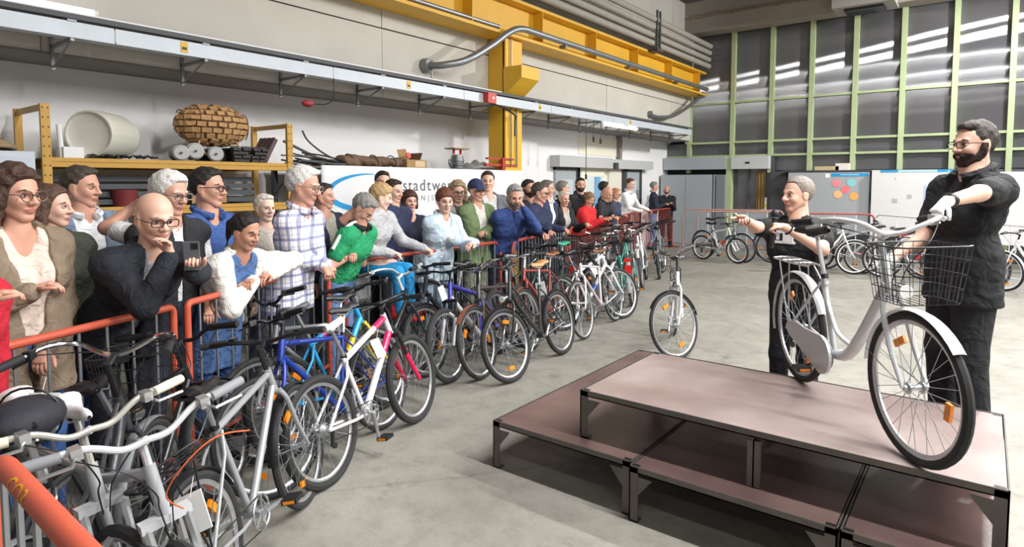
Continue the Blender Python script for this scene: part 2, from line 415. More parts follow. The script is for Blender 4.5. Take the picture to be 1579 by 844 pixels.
part('strap', MB().box((.1, 0, .3), (.03, .06, .95)), M_dgrey, ph, False); part('strap', MB().box((.1, .16, .3), (.03, .06, .95)), M_dgrey, ph, False)
part('base_bar', MB().box((0, .08, -.14), (.3, .3, .06)), M_dgrey, ph, False)
# lintel line seen above the tray: dark cable channel
tr = thing('cable_tray', 'grey steel cable tray running along the left wall', 'cable tray', (0, 0, 0))
TX0, TX1, TZ0, TZ1 = -6.45, -6.32, 3.05, 3.185
for y0 in np.arange(-2.4, 16.0, 2.36):
    y1 = min(y0 + 2.35, 16.1)
    part('tray_length', MB().box2((TX1 - .006, y0, TZ0), (TX1, y1, TZ1)).box2((TX0, y0, TZ0), (TX1, y1, TZ0 + .006)).box2((TX1 - .008, y0, TZ0 - .004), (TX1 + .012, y1, TZ0 + .014)), M_zinc, tr, False)
part('top_channel', MB().box2((TX0 - .1, -2.4, TZ1 + .035), (TX1 + .02, 16.1, TZ1 + .065)).box2((TX1 + .0, -2.4, TZ1 + .02), (TX1 + .024, 16.1, TZ1 + .05)), mat('dark_channel', '55565A', 0.6, 0.3), tr, False)
part('white_cover', MB().box2((TX0 - .06, -2.4, TZ1 + .066), (TX1 - .03, 8.0, TZ1 + .09)), M_white, tr, False)
for yb in np.arange(-1.5, 16.0, 1.156):
    b_ = MB().box2((XU, yb, TZ0 - .03), (TX1, yb + .03, TZ0)).box2((XU, yb, TZ0 - .22), (XU + .02, yb + .03, TZ1 + .05))
    b_.tube([(TX1 - .03, yb + .015, TZ0 - .02), (XU + .02, yb + .015, TZ0 - .2)], .01, 6)
    b_.box2((TX0 - .05, yb - .02, TZ1), (TX1 + .01, yb + .05, TZ1 + .04))
    part('bracket', b_, M_steel, tr, False)
M_warn = mat('warning_yellow', 'E0B22A', 0.5)
for yk in (2.89, 5.87, 9.0, 12.5):
    s_ = part('yellow_sticker', MB().box2((TX1 + .001, yk, TZ0 + .02), (TX1 + .004, yk + .07, TZ1 - .01)), M_warn, tr, False)
    part('black_mark', MB().box2((TX1 + .0045, yk + .012, TZ0 + .05), (TX1 + .006, yk + .058, TZ0 + .075)), M_black, s_, False)
rb = thing('red_control_box', 'small red control box with a white arrow on the cable tray by the yellow column', 'box', (TX1 + .055, 7.58, 3.12))
part('case', MB().box((0, 0, 0), (.1, .2, .16)), mat('red_box', 'C23B2C', 0.45), rb, False)
part('arrow_mark', MB().prism([(.01, -.03), (.01, .03), (.06, 0)], .051, .054, 'yz'), M_white, rb, False)
cbm = MB().tube(curve_pts([(-.04, .1, -.07), (-.03, .4, -.12), (-.06, .72, -.2), (-.11, .8, -.28), (-.115, .8, -.55)], 5), .014, 6)
part('cable', cbm, M_black, rb)
ro = thing('red_float', 'small red object hanging on a cord below the cable tray', 'pendant', (-6.36, 4.4, 2.72))
part('body', MB().sphere((0, -.06, 0), .06, 10, 7, (1, 1.3, .7)), mat('faded_red', 'A93A44', 0.6), ro)
part('cord', MB().tube(curve_pts([(0, 0, .0), (0, .2, .02), (0, .3, .12), (-.02, .32, .36)], 5), .006, 5), M_black, ro)
for k, (yk, ln, nm) in enumerate(((11.15, 1.1, 'longest'), (11.45, .34, 'shorter, middle'), (11.75, .36, 'shorter, right'))):
    t = thing('hanging_cable', nm + ' dark cable hanging from the cable tray left of the doors', 'cable', (-6.38, yk * .963, 3.05), 0, 'cables hanging from the tray')
    part('cord', MB().cyl((0, 0, 0), (0, 0, -ln), .008, 6), M_dgrey, t)
    part('end_plug', MB().cyl((0, 0, -ln - .1), (0, 0, -ln), .022, 8), M_black, t)
# fluorescent strips fixed to the tray (own light from the glowing tube)
for k, (y0, y1, z_, nm) in enumerate(((-.6, 2.17, 3.3, 'lit white fluorescent tube above the cable tray at the upper left'), (11.4, 12.95, 3.0, 'lit white fluorescent tube under the cable tray above the doors'))):
    t = thing('fluorescent_tube', nm, 'lamp', (-6.38, y0, z_))
    part('tube', MB().cyl((0, 0, 0), (0, y1 - y0, 0), .03, 10), emit('tube_glow', 'FFFFFF', 3.0), t)
    for e in (-.03, y1 - y0): part('end_cap', MB().cyl((0, e, 0), (0, e + .03, 0), .034, 10), M_white, t)
# loudspeaker box in the corner, conduit
sp_ = thing('corner_loudspeaker', 'dark square loudspeaker on the green corner plate', 'loudspeaker', (-7.05, 17.22, 3.7))
part('cabinet', MB().box((0, 0, 0), (.28, .2, .3)), M_blacksat, sp_, False); part('grille', MB().box((0, -.105, 0), (.24, .01, .26)), M_dgrey, sp_, False)
hs = thing('corner_hose', 'grey flexible hose looping in the corner under the girder', 'hose', (0, 0, 0))
part('hose', MB().tube(curve_pts([(-6.8, 14.6, 3.5), (-6.7, 14.9, 3.45), (-6.6, 15.6, 3.55), (-6.5, 16.6, 3.95), (-6.45, 17.2, 4.3)], 6), .045, 8), M_steel, hs)
part('flange', MB().cyl((-6.85, 14.58, 3.5), (-6.76, 14.6, 3.5), .09, 12), M_steel, hs)

# doors in the left wall
def lw(y0, y1, z0, z1, d0, d1): return MB().box2((XL + d0, y0, z0), (XL + d1, y1, z1))
hb = thing('door_shutter_box', 'long grey sliding door header above the doors on the left wall', 'shutter box', (0, 0, 0))
part('left_cover', lw(11.2, 13.6, 2.13, 2.38, 0, .26), mat('header_grey', 'BFC0C1', 0.5), hb, False)
part('right_cover', lw(13.62, 15.95, 2.13, 2.36, 0, .24), mat('header_grey', 'BFC0C1', 0.5), hb, False)
for k, (y0, y1) in enumerate(((11.35, 12.3), (14.55, 15.55))):
    d = struct('door_%d' % (k + 1), lw(y0, y1, 0, 2.13, 0, .06), M_grey)
    part('door_frame', MB().box2((XL, y1 - .1 if k == 0 else y0, 0), (XL + .1, y1 if k == 0 else y0 + .12, 2.13)).box2((XL, y0, 2.07), (XL + .1, y1, 2.13)).box2((XL, y1 - .08, 0), (XL + .1, y1, 2.13)), M_dgrey, d, False)
    part('pane', lw(y0 + .25, y1 - .25, 1.1, 1.85, .06, .075), mat('pale_glass', 'C9D3DA', 0.1), d, False)
    part('handle', MB().cyl((XL + .1, y0 + .15, 1.05), (XL + .1, y0 + .28, 1.05), .012, 8), M_chrome, d)
w3 = struct('window_3', lw(12.45, 13.7, .9, 2.13, 0, .04), M_cream)
part('pane', lw(12.7, 13.5, 1.0, 1.95, .04, .05), mat('pale_glass', 'DDE6E6', 0.1), w3, False)
po = tag(part('poster', lw(13.05, 13.35, 1.2, 1.92, .052, .056), mat('blue_poster', '7FB4DC', 0.6, 0, 3, 0.3), None, False), 'light blue poster in the cream window between the doors', 'poster')
struct('trim_16', lw(13.78, 14.42, 0, 2.13, 0, .05), mat('cream_wall', 'E2DECF', 0.7))
struct('trim_17', lw(12.38, 14.22, 2.44, 2.88, -.01, .02), M_cream)
struct('trim_18', lw(14.22, 14.34, 2.36, 2.96, 0, .12), M_soffit)
tag(part('switch_box', lw(13.62, 13.74, 2.1, 2.27, .26, .34), M_dgrey, None, False), 'small dark box on the grey door header', 'switch')

# cabinets and boards along the back wall
cab = thing('steel_cabinet', 'tall light grey double steel cabinet in the far left corner', 'cabinet', (-6.75, 17.1, 0))
part('carcass', MB().box((0, 0, 1.0), (1.5, .5, 2.0)), M_grey, cab, False)
for s in (-1, 1): part('door', MB().box((s * .375, -.26, 1.02), (.74, .02, 1.9)), M_grey, cab, False)
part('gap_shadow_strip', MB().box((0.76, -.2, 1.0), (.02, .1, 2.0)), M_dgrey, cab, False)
ab = thing('grey_cabinet', 'narrow grey cabinet beside the green post under the shutter box', 'cabinet', (-5.84, 17.2, 0))
part('carcass', MB().box((0, 0, 1.0), (.24, .3, 2.0)), mat('mid_grey', '7F868B', 0.5), ab, False)
def board(x0, x1, y, z0, z1, name, label, m, fr):
    t = thing(name, label, 'board', ((x0 + x1) / 2, y, 0))
    w_ = x1 - x0
    part('panel', MB().box((0, 0, (z0 + z1) / 2), (w_, .03, z1 - z0)), m, t, False)
    for s in (-1, 1):
        part('post', MB().box((s * (w_ / 2 - .02), .03, z1 / 2), (.04, .04, z1)), fr, t, False)
        part('foot', MB().box((s * (w_ / 2 - .02), .03, .02), (.05, .6, .04)), fr, t, False)
    return t
b1 = board(-3.98, -2.19, 16.65, .55, 2.03, 'grey_pinboard', 'grey display board with coloured round notes left of the white board', mat('grey_board', 'A6ABAF', 0.7), M_dgrey)
part('header_strip', MB().box((.48, -.018, 1.97), (.78, .006, .07)), M_blue, b1, False)
part('header_text_line', MB().box((.48, -.022, 1.97), (.4, .004, .02)), mat('light_blue', 'A8D8EE', 0.6), b1, False)
part('small_label', MB().box((-.0, -.018, 1.95), (.1, .006, .1)), M_paper, b1, False)
for (px, pz, c) in ((.2, 1.77, 'EF8F96'), (.52, 1.78, '8CCFD2'), (.4, 1.62, 'EF7F86'), (.24, 1.5, 'F2C089'), (.58, 1.46, 'F1B25E')):
    d = part('round_note', MB().cyl((px, -.017, pz), (px, -.021, pz), .095, 18), mat('note_' + c, c, 0.7), b1)
b2 = board(-2.13, -.18, 16.55, .55, 2.07, 'white_board', 'large white display board with blue header bars behind the standing men', mat('board_white', 'D9D9DA', .6), M_white)
for (x0, x1) in ((-.8, -.52), (-.51, -.46), (.28, .48), (.5, .92)):
    part('header_bar', MB().box2((x0, -.022, 2.02), (x1, -.016, 2.07)), M_blue, b2, False)
part('header_bar', MB().box2((-.46, -.022, 2.025), (.28, -.016, 2.065)), mat('light_blue', 'A8D8EE', 0.6), b2, False)
part('print', MB().box2((.05, -.02, 1.25), (.7, -.016, 1.72)), mat('pale_blue_print', 'B4C3E2', 0.7), b2, False)
part('print', MB().cyl((.22, -.02, 1.42), (.22, -.024, 1.42), .07, 10), mat('blue_print', '5C74B4', 0.7), b2)
part('print', MB().cyl((.68, -.02, 1.82), (.68, -.024, 1.82), .08, 14), mat('sky_print', '9CC4EA', 0.7), b2)
part('print', MB().cyl((.69, -.024, 1.81), (.69, -.028, 1.81), .03, 10), mat('blue_print', '5C74B4', 0.7), b2)
for (px, pz, rx) in ((-.5, 1.37, .1), (-.22, 1.47, .09), (-.5, 1.88, .03)):
    part('print', MB().box((px, -.018, pz), (rx, .004, rx)), mat('grey_print2', 'B2B4B6', 0.8), b2, False)
b3 = board(.2, 2.1, 15.6, .55, 2.0, 'white_board', 'second white display board at the right edge, behind the gloved man', mat('board_white', 'D9D9DA', .6), M_white)
sg = thing('window_notice', 'small white and yellow notice leaning in the dark window', 'sign', (-4.74, 17.365, 1.041))
part('sheet', MB().box((0, 0, .17), (.22, .01, .34)), M_paper, sg, False)
part('yellow_field', MB().box((0, -.007, .12), (.17, .004, .1)), mat('yellow_print', 'E5D37A', 0.7), sg, False)
for k, (x, wd, c, nm) in enumerate(((-3.2, .55, 'C9B48B', 'low beige box lying on top of the grey display wall'), (-2.85, .3, 'E4DFD5', 'small pale box on top of the grey display wall'))):
    t = tag(part('small_box', MB().box((x, 17.2, 2.14 + k * .03), (wd, .2, .1 + k * .08)), mat('box%d' % k, c, 0.8), None, False), nm, 'box')
struct('trim_19', MB().box2((-4.2, YB - .45, 2.05), (-.3, YB - .05, 2.09)), M_dgrey)

# ================================================================== CROWD BARRIERS
BAR_MESH = {}
def barrier(p0, p1, label, rail_m=None, bar_m=None, step=.15, h=1.1, r=.021, group='crowd control barriers', marks=None, posts=None, c=.13):
    p0 = Vector((p0[0], p0[1], 0)); p1 = Vector((p1[0], p1[1], 0)); d = p1 - p0; L = d.length
    rail_m = rail_m or M_red; bar_m = bar_m or M_galv
    t = thing('crowd_barrier', label, 'barrier', p0, math.atan2(d.y, d.x), group)
    zt = h - r
    path = [(0, 0, .03), (0, 0, zt - c)]
    for k in range(1, 6):
        a = math.pi / 2 * k / 6; path.append((c - c * math.cos(a), 0, zt - c + c * math.sin(a)))
    path += [(c, 0, zt), (L - c, 0, zt)]
    for k in range(1, 6):
        a = math.pi / 2 * k / 6; path.append((L - c + c * math.sin(a), 0, zt - c + c * math.cos(a)))
    path += [(L, 0, zt - c), (L, 0, .03)]
    part('rail_frame', MB().tube(path, r, 10), rail_m, t)
    part('bottom_rail', MB().cyl((0, 0, .2), (L, 0, .2), r * .7, 8), rail_m, t)
    for x in (0, L): part('foot', MB().box((x, 0, .015), (.05, .42, .03)).box((x, 0, .05), (.05, .06, .06)), rail_m, t, False)
    key = (round(h, 2), bar_m.name)
    if key not in BAR_MESH: BAR_MESH[key] = MB().cyl((0, 0, .2), (0, 0, h - r), .0075, 6).mesh('bar', bar_m)
    n = int(L / step); off = (L - (n - 1) * step) / 2
    for i in range(n): obj('bar', BAR_MESH[key], t, (off + i * step, 0, 0))
    return t
barrier((-2.98, -.30), (-3.70, 1.60), 'orange barrier at the left, in front of the brown jacket woman and the bald man', M_orangered, c=.035)
bq = barrier((-3.745, 1.70), (-4.50, 3.24), 'red barrier the young woman in the white jacket leans on', M_orangered, c=.035)
barrier((-4.55, 3.46), (-4.62, 5.78), 'red barrier with the green polo man and the boy in blue trousers', M_red)
barrier((-4.50, 5.86), (-5.12, 8.06), 'red barrier under the arms of the navy hooded man', M_red, None, .125)
barrier((-5.14, 8.16), (-5.86, 10.75), 'red barrier in front of the red jacket person', M_red, M_red, .125)
barrier((-5.9, 10.85), (-6.6, 13.40), 'red barrier the white shirt youth leans on', M_red, M_red, .125)
barrier((-6.64, 13.6), (-6.86, 16.2), 'last red barrier of the row, in front of the two far standing men', M_red, M_red, .125)
M_wred = mat('worn_red_white_paint', 'B98F86', 0.5, 0, 3, 0.3)
barrier((-6.3, 15.6), (-4.0, 16.35), 'rear red barrier before the grey steel cabinet', M_wred, M_galv, .3, 1.1, .02)
barrier((-5.6, 14.75), (-3.9, 15.5), 'front red and white barrier behind the white children\'s bike', M_wred, M_white, .45, 1.1, .02)
barrier((-3.45, 15.1), (-1.95, 15.75), 'barrier behind the man with the microphone', M_red, M_white, .45, 1.1, .02)
barrier((-1.9, 15.6), (-.75, 14.4), 'pale barrier in front of the large white board', M_white, M_white, .4, 1.1, .018)
barrier((-.7, 14.3), (1.1, 12.3), 'pale barrier at the right edge behind the gloved man', M_white, M_white, .4, 1.1, .018)
nb = barrier((-1.87, .385), (0.0, .34), 'near orange barrier at the lower left corner with yellow lettering', M_orangered, None, .13, 1.175, .0235)
lt = text_part('yellow_lettering', 'CO3', .06, mat('lettering_yellow', 'F2D23C', 0.5), nb, Matrix.Identity(4), 0.001, 1.0)
# wrap the letters on the tube
for v in lt.data.vertices:
    x, y = v.co.x, v.co.y
    a = (y - .01) / .0235 - R(10)
    v.co = Vector((.24 + x * 1.0, -.0242 * math.cos(a), 1.1515 + .0242 * math.sin(a)))

# ================================================================== PLATFORM (stage decks in two tiers)
def deck(x0, x1, y0, y1, zb, zt, name, label, legs, mid=None, top=None):
    t = thing(name, label, 'platform', (x0, y0, zb)); L = x1 - x0; W = y1 - y0; h = zt - zb
    part('deck_board', MB().box2((.012, .012, h - .022), (L - .012, W - .012, h)), top or M_deck, t, False)
    f = MB()
    for a, b in (((0, 0), (L, .006)), ((0, W - .006), (L, W)), ((0, 0), (.006, W)), ((L - .006, 0), (L, W))):
        f.box2((a[0], a[1], h - .032), (b[0], b[1], h + .003))
    f.box2((0, 0, h - .032), (L, .04, h - .026)).box2((0, W - .04, h - .032), (L, W, h - .026))
    part('edge_frame', f, M_angle, t, False)
    for (lx, ly) in ((0, 0), (L, 0), (0, W), (L, W)):
        sx = 1 if lx == 0 else -1; sy = 1 if ly == 0 else -1
        l = MB().box2((lx, ly, 0), (lx + sx * .05, ly + sy * .007, h - .003)).box2((lx, ly, 0), (lx + sx * .007, ly + sy * .05, h - .003))
        l.box2((lx, ly, 0), (lx + sx * .05, ly + sy * .05, .008))
        lg = part('leg', l, M_angle, t, False)
        g = MB().prism([(lx + sx * .05, h - .05), (lx + sx * .13, h - .05), (lx + sx * .05, h - .15)], ly + sy * .001, ly + sy * .006, 'xz')
        part('gusset', g, M_angle, lg, False)
        part('corner_socket', MB().box2((lx + sx * .012, ly + sy * .014, h + .0005), (lx + sx * .05, ly + sy * .035, h + .002)), M_black, lg, False)
    if mid:
        for my in (0, W - .05):
            part('leg', MB().box2((mid - .03, my, 0), (mid + .03, my + .007, h - .05)).box2((mid - .0035, my, 0), (mid + .0035, my + .05, h - .05)).cyl((mid + .012, my + .02, 0), (mid + .012, my + .02, h - .05), .02, 8), M_angle, t, False)
    return t
deck(-2.41, -1.455, 2.94, 5.0, 0, .30, 'lower_deck', 'left lower brown platform board, wholly lit at its left end', 4)
deck(-1.445, -.455, 2.90, 4.96, 0, .30, 'lower_deck', 'middle lower brown platform board in front of the upper one', 4)
deck(-.445, .13, 2.90, 4.96, 0, .30, 'lower_deck', 'rightmost lower brown platform board at the lower edge of the photo', 4)
deck(-1.84, .12, 3.05, 4.06, .305, .586, 'upper_deck', 'upper brown platform carrying the silver bicycle', 4, mid=.985, top=M_dusty_sheen)

# ================================================================== STORAGE RACK AND BANNER
RK = thing('pallet_rack', 'ochre steel rack with oddments behind the spectators at the left', 'rack', (0, 0, 0))
FX, RX = -6.6, -7.42
for y in (1.84, 4.25):
    for x in (FX, RX):
        u = MB().box2((x - .04, y - .035, 0), (x + .0, y + .035, 2.49)) if x == FX else MB().box2((x - .0, y - .03, 0), (x + .05, y + .03, 2.5))
        pst = part('upright', u, M_rackyel, RK, False)
        if x == FX:
            hl = MB()
            for z_ in np.arange(.5, 2.46, .085):
                for dy in (-.02, .02): hl.box((x + .001, y + dy, z_), (.004, .009, .014))
            h_ = part('slot_holes', hl, M_black, pst, False); h_['kind'] = 'stuff'
    part('brace', MB().box2((RX + .02, y - .015, 2.44), (FX - .03, y + .015, 2.49)), M_rackyel, RK, False)
    part('brace', MB().tube([(RX + .02, y, 1.3), (FX - .03, y, 1.9)], .012, 6), M_steel, RK)
for z_ in (2.02, 1.56, .9):
    for x in (FX - .02, RX + .03):
        part('beam', MB().box2((x - .02, 1.875, z_ - .085), (x + .012, 4.215, z_ - .04)).box2((x - .02, 1.875, z_ - .035), (x + .004, 4.215, z_ + .0)).box2((x - .02, 1.875, z_ - .09), (x - .005, 4.215, z_)), M_rackyel, RK, False)
    part('shelf_board', MB().box2((RX, 1.88, z_ - .012), (FX - .03, 4.21, z_ - .001)), mat('shelf_board', '6E6657', 0.8), RK, False)
SZ = 2.02
# translucent drum lying on the top shelf
dr = thing('plastic_drum', 'translucent off white plastic drum lying on the top shelf of the rack', 'drum', (-6.98, 2.45, SZ + .235), R(-48))
M_drum = mat('translucent_plastic', 'D9D9CC', 0.35, 0, 2, 0.06)
def lathe_x(prof, n=28):
    mb = MB(); k = len(prof)
    mb.grid(lambda u, v: (prof[int(round(u * (k - 1)))][0], prof[int(round(u * (k - 1)))][1] * math.cos(2 * math.pi * v), prof[int(round(u * (k - 1)))][1] * math.sin(2 * math.pi * v)), k - 1, n)
    return mb
part('shell', lathe_x([(-.3, .02), (-.3, .15), (-.27, .19), (-.15, .225), (.15, .232), (.27, .225), (.3, .215), (.3, .2)]), M_drum, dr)
part('end_face', lathe_x([(.298, .205), (.285, .19), (.28, .1), (.28, .001)]), mat('drum_end', 'E6E5DA', 0.35), dr)
part('rim', MB().ring((.3, 0, 0), (1, 0, 0), .212, .012, 28, 6), M_drum, dr)
# wicker like bundle
wk = thing('wicker_bundle', 'tan rounded bundle of split slats tied with wire on the top shelf', 'basket', (-6.95, 3.5, SZ + .17))
core = MB().sphere((0, 0, .24), .22, 16, 10, (1.0, 1.75, 1.02)); part('core', core, mat('dark_wicker', '6B4E36', 0.9), wk)
M_slat = mat('tan_slat', 'C79C6B', 0.8, 0, 15, 0.25)
slat = MB().box((0, 0, 0), (.028, .095, .05)).mesh('slat', M_slat, False)
for i in range(9):
    th = R(24 + i * 16.5); rr_ = math.sin(th); zc = .24 + .225 * math.cos(th) * 1.02
    n = max(7, int(22 * rr_))
    for j in range(n):
        a = 2 * math.pi * (j + .5 * (i % 2)) / n
        o = obj('slat', slat, wk, (.225 * rr_ * math.cos(a), .395 * rr_ * math.sin(a), zc))
        nx, ny, nz = math.cos(a) * rr_ / .225, math.sin(a) * rr_ / .395, math.cos(th) / .23
        o.rotation_euler = (rng.uniform(-.15, .15), -math.atan2(nz, math.hypot(nx, ny)) + rng.uniform(-.1, .1), math.atan2(ny, nx))
        o.scale = (1, rng.uniform(.85, 1.1) * (.55 + .45 * rr_), rng.uniform(.9, 1.15))
wr = MB()
for k in range(5):
    a = -1.1 + k * .55
    wr.tube([(.232 * math.cos(t_) * math.cos(a * .95), .405 * math.sin(a), .24 + .237 * math.sin(t_) * math.cos(a * .8)) for t_ in np.linspace(-1.2, 2.2, 14)], .006, 5)
part('binding_wire', wr, mat('rusty_wire', '7A5A44', 0.7, 0.4), wk)
for s in (-.2, .2): part('leg', MB().tube([(.1, s, .1), (.14, s * 1.15, 0), (.14, s * .7, -.1)], .012, 6), M_slat, wk)
part('stand', MB().box((0, 0, -.1), (.25, .3, .14)), M_black, wk, False)
# lamps / motors
for k, (y, z_, r_, l_, nm) in enumerate(((3.05, .085, .085, .3, 'leftmost of the three grey round motors on the top shelf'), (3.2, .11, .09, .3, 'middle and highest of the three grey round motors on the top shelf'), (3.42, .085, .085, .34, 'rightmost of the three grey round motors, under the tan bundle'))):
    t = thing('electric_motor', nm, 'motor', (-6.74, y, SZ + z_), R(-15), 'motors on the top shelf')
    part('housing', MB().cyl((-l_, 0, 0), (0, 0, 0), r_ * .92, 16).cyl((-l_ * .7, 0, 0), (-l_ * .3, 0, 0), r_, 16), M_steel, t)
    part('end_cap', MB().cyl((0, 0, 0), (.025, 0, 0), r_, 16, r_ * .8), mat('pale_cap', 'B9BAB8', 0.5), t)
    part('shaft', MB().cyl((.02, 0, 0), (.05, 0, 0), .012, 8), M_dgrey, t)
M_dkmetal = mat('dark_oily_metal', '45413F', 0.45, 0.6, 12, 0.4)
for k in range(16):
    y = 3.62 + (k % 4) * .11 + rng.uniform(-.02, .02); z_ = .02 + (k // 4) * .042
    t = tag(part('metal_profile', MB().box((0, 0, 0), (.5, .09, .028)).box((.2, 0, .02), (.02, .1, .03)), M_dkmetal, None, False), 'dark metal profile in the stack on the right half of the top shelf', 'metal bar', 'stacked metal profiles')
    t.location = (-6.9, y, SZ + z_); t.rotation_euler = (0, 0, R(rng.uniform(-8, 8)))
for k in range(4):
    t = tag(part('channel_bar', MB().box((0, 0, 0), (.04, .36, .06)).box((.015, 0, .02), (.05, .36, .012)), mat('plum_steel', '5E4B4E', 0.5, 0.4), None, False), 'slanting dark channel bar beside the right upright of the rack', 'metal bar', 'slanting channel bars')
    t['label'] = ['first', 'second', 'third', 'last'][k] + ' slanting dark channel bar beside the right upright, counted from the aisle'
    t.location = (-6.7 - k * .07, 4.03 - .01 * k, SZ + .13); t.rotation_euler = (R(62), 0, 0)
tag(part('cable_heap', MB().tube([(-6.75 + .1 * math.sin(i * 1.7) , 2.2 + i * .012, SZ + .03 + .015 * math.sin(i * 2.3)) for i in range(50)], .01, 5), M_dgrey), 'heap of dark cables in front of the plastic drum', 'cable')
pp = tag(part('white_pipe_piece', MB().tube([(-6.7, 1.98, SZ), (-6.72, 1.97, SZ + .3)], .022, 8).box((-6.75, 2.06, SZ + .05), (.2, .16, .1)), M_white), 'white plastic pipe piece standing by the left upright', 'pipe')
# middle shelf
for k in range(4):
    nm = ['lowest', 'second', 'third', 'topmost'][k]
    tag(part('grey_profile', MB().box2((-7.2, 1.95, 1.58 + k * .075), (-6.75 - k * .03, 3.9, 1.63 + k * .075)), mat('grey_profile', '4C5054', 0.5, 0.3), None, False), nm + ' of the four long dark grey profiles stacked on the middle shelf', 'metal bar', 'long profiles on the middle shelf')
tag(part('cardboard_tray', MB().box2((-6.95, 3.3, .91), (-6.7, 3.75, 1.05)).box2((-6.7, 3.3, 1.05), (-6.68, 3.75, 1.1)), M_card, None, False), 'open cardboard tray on the bottom shelf', 'box')
cbx = thing('cardboard_tray', 'tan cardboard tray on the middle shelf right of the blue polo man', 'box', (-6.72, 3.28, 1.561))
part('box_body', MB().box2((-.3, -.2, 0), (.1, .2, .012)).box2((-.3, -.2, 0), (.1, -.19, .12)).box2((-.3, .19, 0), (.1, .2, .12)).box2((.09, -.2, 0), (.1, .2, .1)).box2((-.3, -.2, 0), (-.29, .2, .12)), M_card, cbx, False)
part('contents', MB().sphere((-.1, -.08, .09), .08, 8, 6).sphere((-.05, .08, .08), .07, 8, 6), mat('brown_parts', '5B4637', 0.7), cbx)
tag(part('red_bucket', MB().cyl((-6.75, 2.5, 1.561), (-6.75, 2.5, 1.72), .1, 14, .12), mat('maroon', '7A2F35', 0.5)), 'maroon bucket on the middle shelf behind the raised elbow', 'bucket')
tag(part('brown_jar', MB().cyl((-6.72, 2.2, 1.561), (-6.72, 2.2, 1.66), .07, 12, .06).cyl((-6.72, 2.2, 1.66), (-6.72, 2.2, 1.68), .05, 12), mat('brown_jar', '8A6A55', 0.5)), 'brown jar on the middle shelf right of the blazer man', 'jar')
# left cabinet and hose
lc = thing('white_cabinet', 'tall pale blue white cabinet left of the rack', 'cabinet', (-6.85, .85, 0))
part('carcass', MB().box((0, 0, 1.03), (.7, 1.75, 2.06)), mat('pale_blue_white', 'C9D2DC', 0.5, 0, 2, 0.05), lc, False)
part('door', MB().box((.36, .0, 1.03), (.02, 1.7, 1.98)), mat('pale_blue_white', 'C9D2DC', 0.5, 0, 2, 0.05), lc, False)
M_hose = mat('tan_hose', 'A08A6A', 0.75, 0, 10, 0.2)
for k in range(4):
    pts = [(-6.75 + .25 * math.cos(a) * (.9 - .1 * k), 1.2 + .5 * math.sin(a) * (.9 - .07 * k), 2.09 + k * .035 + .02 * math.sin(a * 2 + k)) for a in np.linspace(.3 * k, .3 * k + 6.0, 26)]
    tag(part('hose_coil', MB().tube(pts, .02, 8), M_hose), ['lowest', 'second', 'third', 'top'][k] + ' coil of tan hose on top of the pale cabinet', 'hose', 'hose coils')

# second shelving behind the banner and what lies on top of it
sh = thing('storage_shelf', 'low storage shelving hidden behind the white banner', 'shelf', (0, 0, 0))
part('top_board', MB().box2((-7.4, 4.45, 1.97), (-6.54, 8.2, 1.995)), mat('shelf_board', '6E6657', 0.8), sh, False)
for y in (4.5, 6.3, 8.15):
    for x in (-7.36, -6.6): part('upright', MB().box2((x - .03, y - .03, 0), (x + .03, y + .03, 1.97)), M_dgrey, sh, False)
part('mid_board', MB().box2((-7.4, 4.45, 1.0), (-6.54, 8.2, 1.03)), mat('shelf_board', '6E6657', 0.8), sh, False)
def wav(y, z_): return -6.425 + .012 * math.sin(y * 3.1 + z_ * 2) + .006 * math.sin(y * 9)
bn = thing('banner', 'long white banner with a blue oval ring and grey lettering behind the crowd', 'banner', (0, 0, 0))
mbn = MB(); mbn.grid(lambda u, v: (wav(4.56 + u * 4.1, .95 + v * 1.05), 4.56 + u * 4.1, .95 + v * (1.055 - .012 * u)), 60, 8)
bo = part('cloth', mbn, mat('banner_cloth', 'ECEDEF', 0.7), bn)
sol = bo.modifiers.new('thick', 'SOLIDIFY'); sol.thickness = .004
def ell(a, cy, cz, ry, rz): return (cy + ry * math.cos(a), cz + rz * math.sin(a))
rgm = MB()
def crescent(u, v):
    a = R(62) + u * R(290)
    y, z_ = ell(a, 5.23, 1.66, .60, .25)
    w_ = .085 * max(0.06, math.sin(math.pi * min(1, max(0, (u * .95 + .02)))) ** 1.3)
    y -= v * w_ * math.cos(a) * 1.0; z_ -= v * w_ * math.sin(a) * .85
    return (wav(y, z_) + .006, y, z_)
rgm.grid(crescent, 56, 2); part('blue_ring', rgm, M_blue, bn)
rg2 = MB()
def cres2(u, v):
    a = R(75) - u * R(62); y, z_ = ell(a, 5.25, 1.66, .50, .19)
    w_ = .05 * u
    return (wav(y, z_) + .006, y + v * w_ * .3, z_ - v * w_ * .5)
rg2.grid(cres2, 16, 1); part('blue_ring_tail', rg2, M_blue, bn)
def onwall(o):
    for v in o.data.vertices: v.co.x = wav(v.co.y, v.co.z) + .006 + (v.co.x if v.co.x < .01 else 0)
    return o
TM = lambda y, z_: Matrix(((0, 0, 1, 0), (1, 0, 0, y), (0, 1, 0, z_), (0, 0, 0, 1)))
onwall(text_part('lettering', 'stadtwerke', .235, M_darktxt, bn, TM(5.86, 1.675), .001, 1.2))
onwall(text_part('small_lettering', 'N | ST', .115, mat('pale_print', '8B8E93', .8), bn, TM(6.22, 1.53), .001, 1.1))
TZ = 1.996
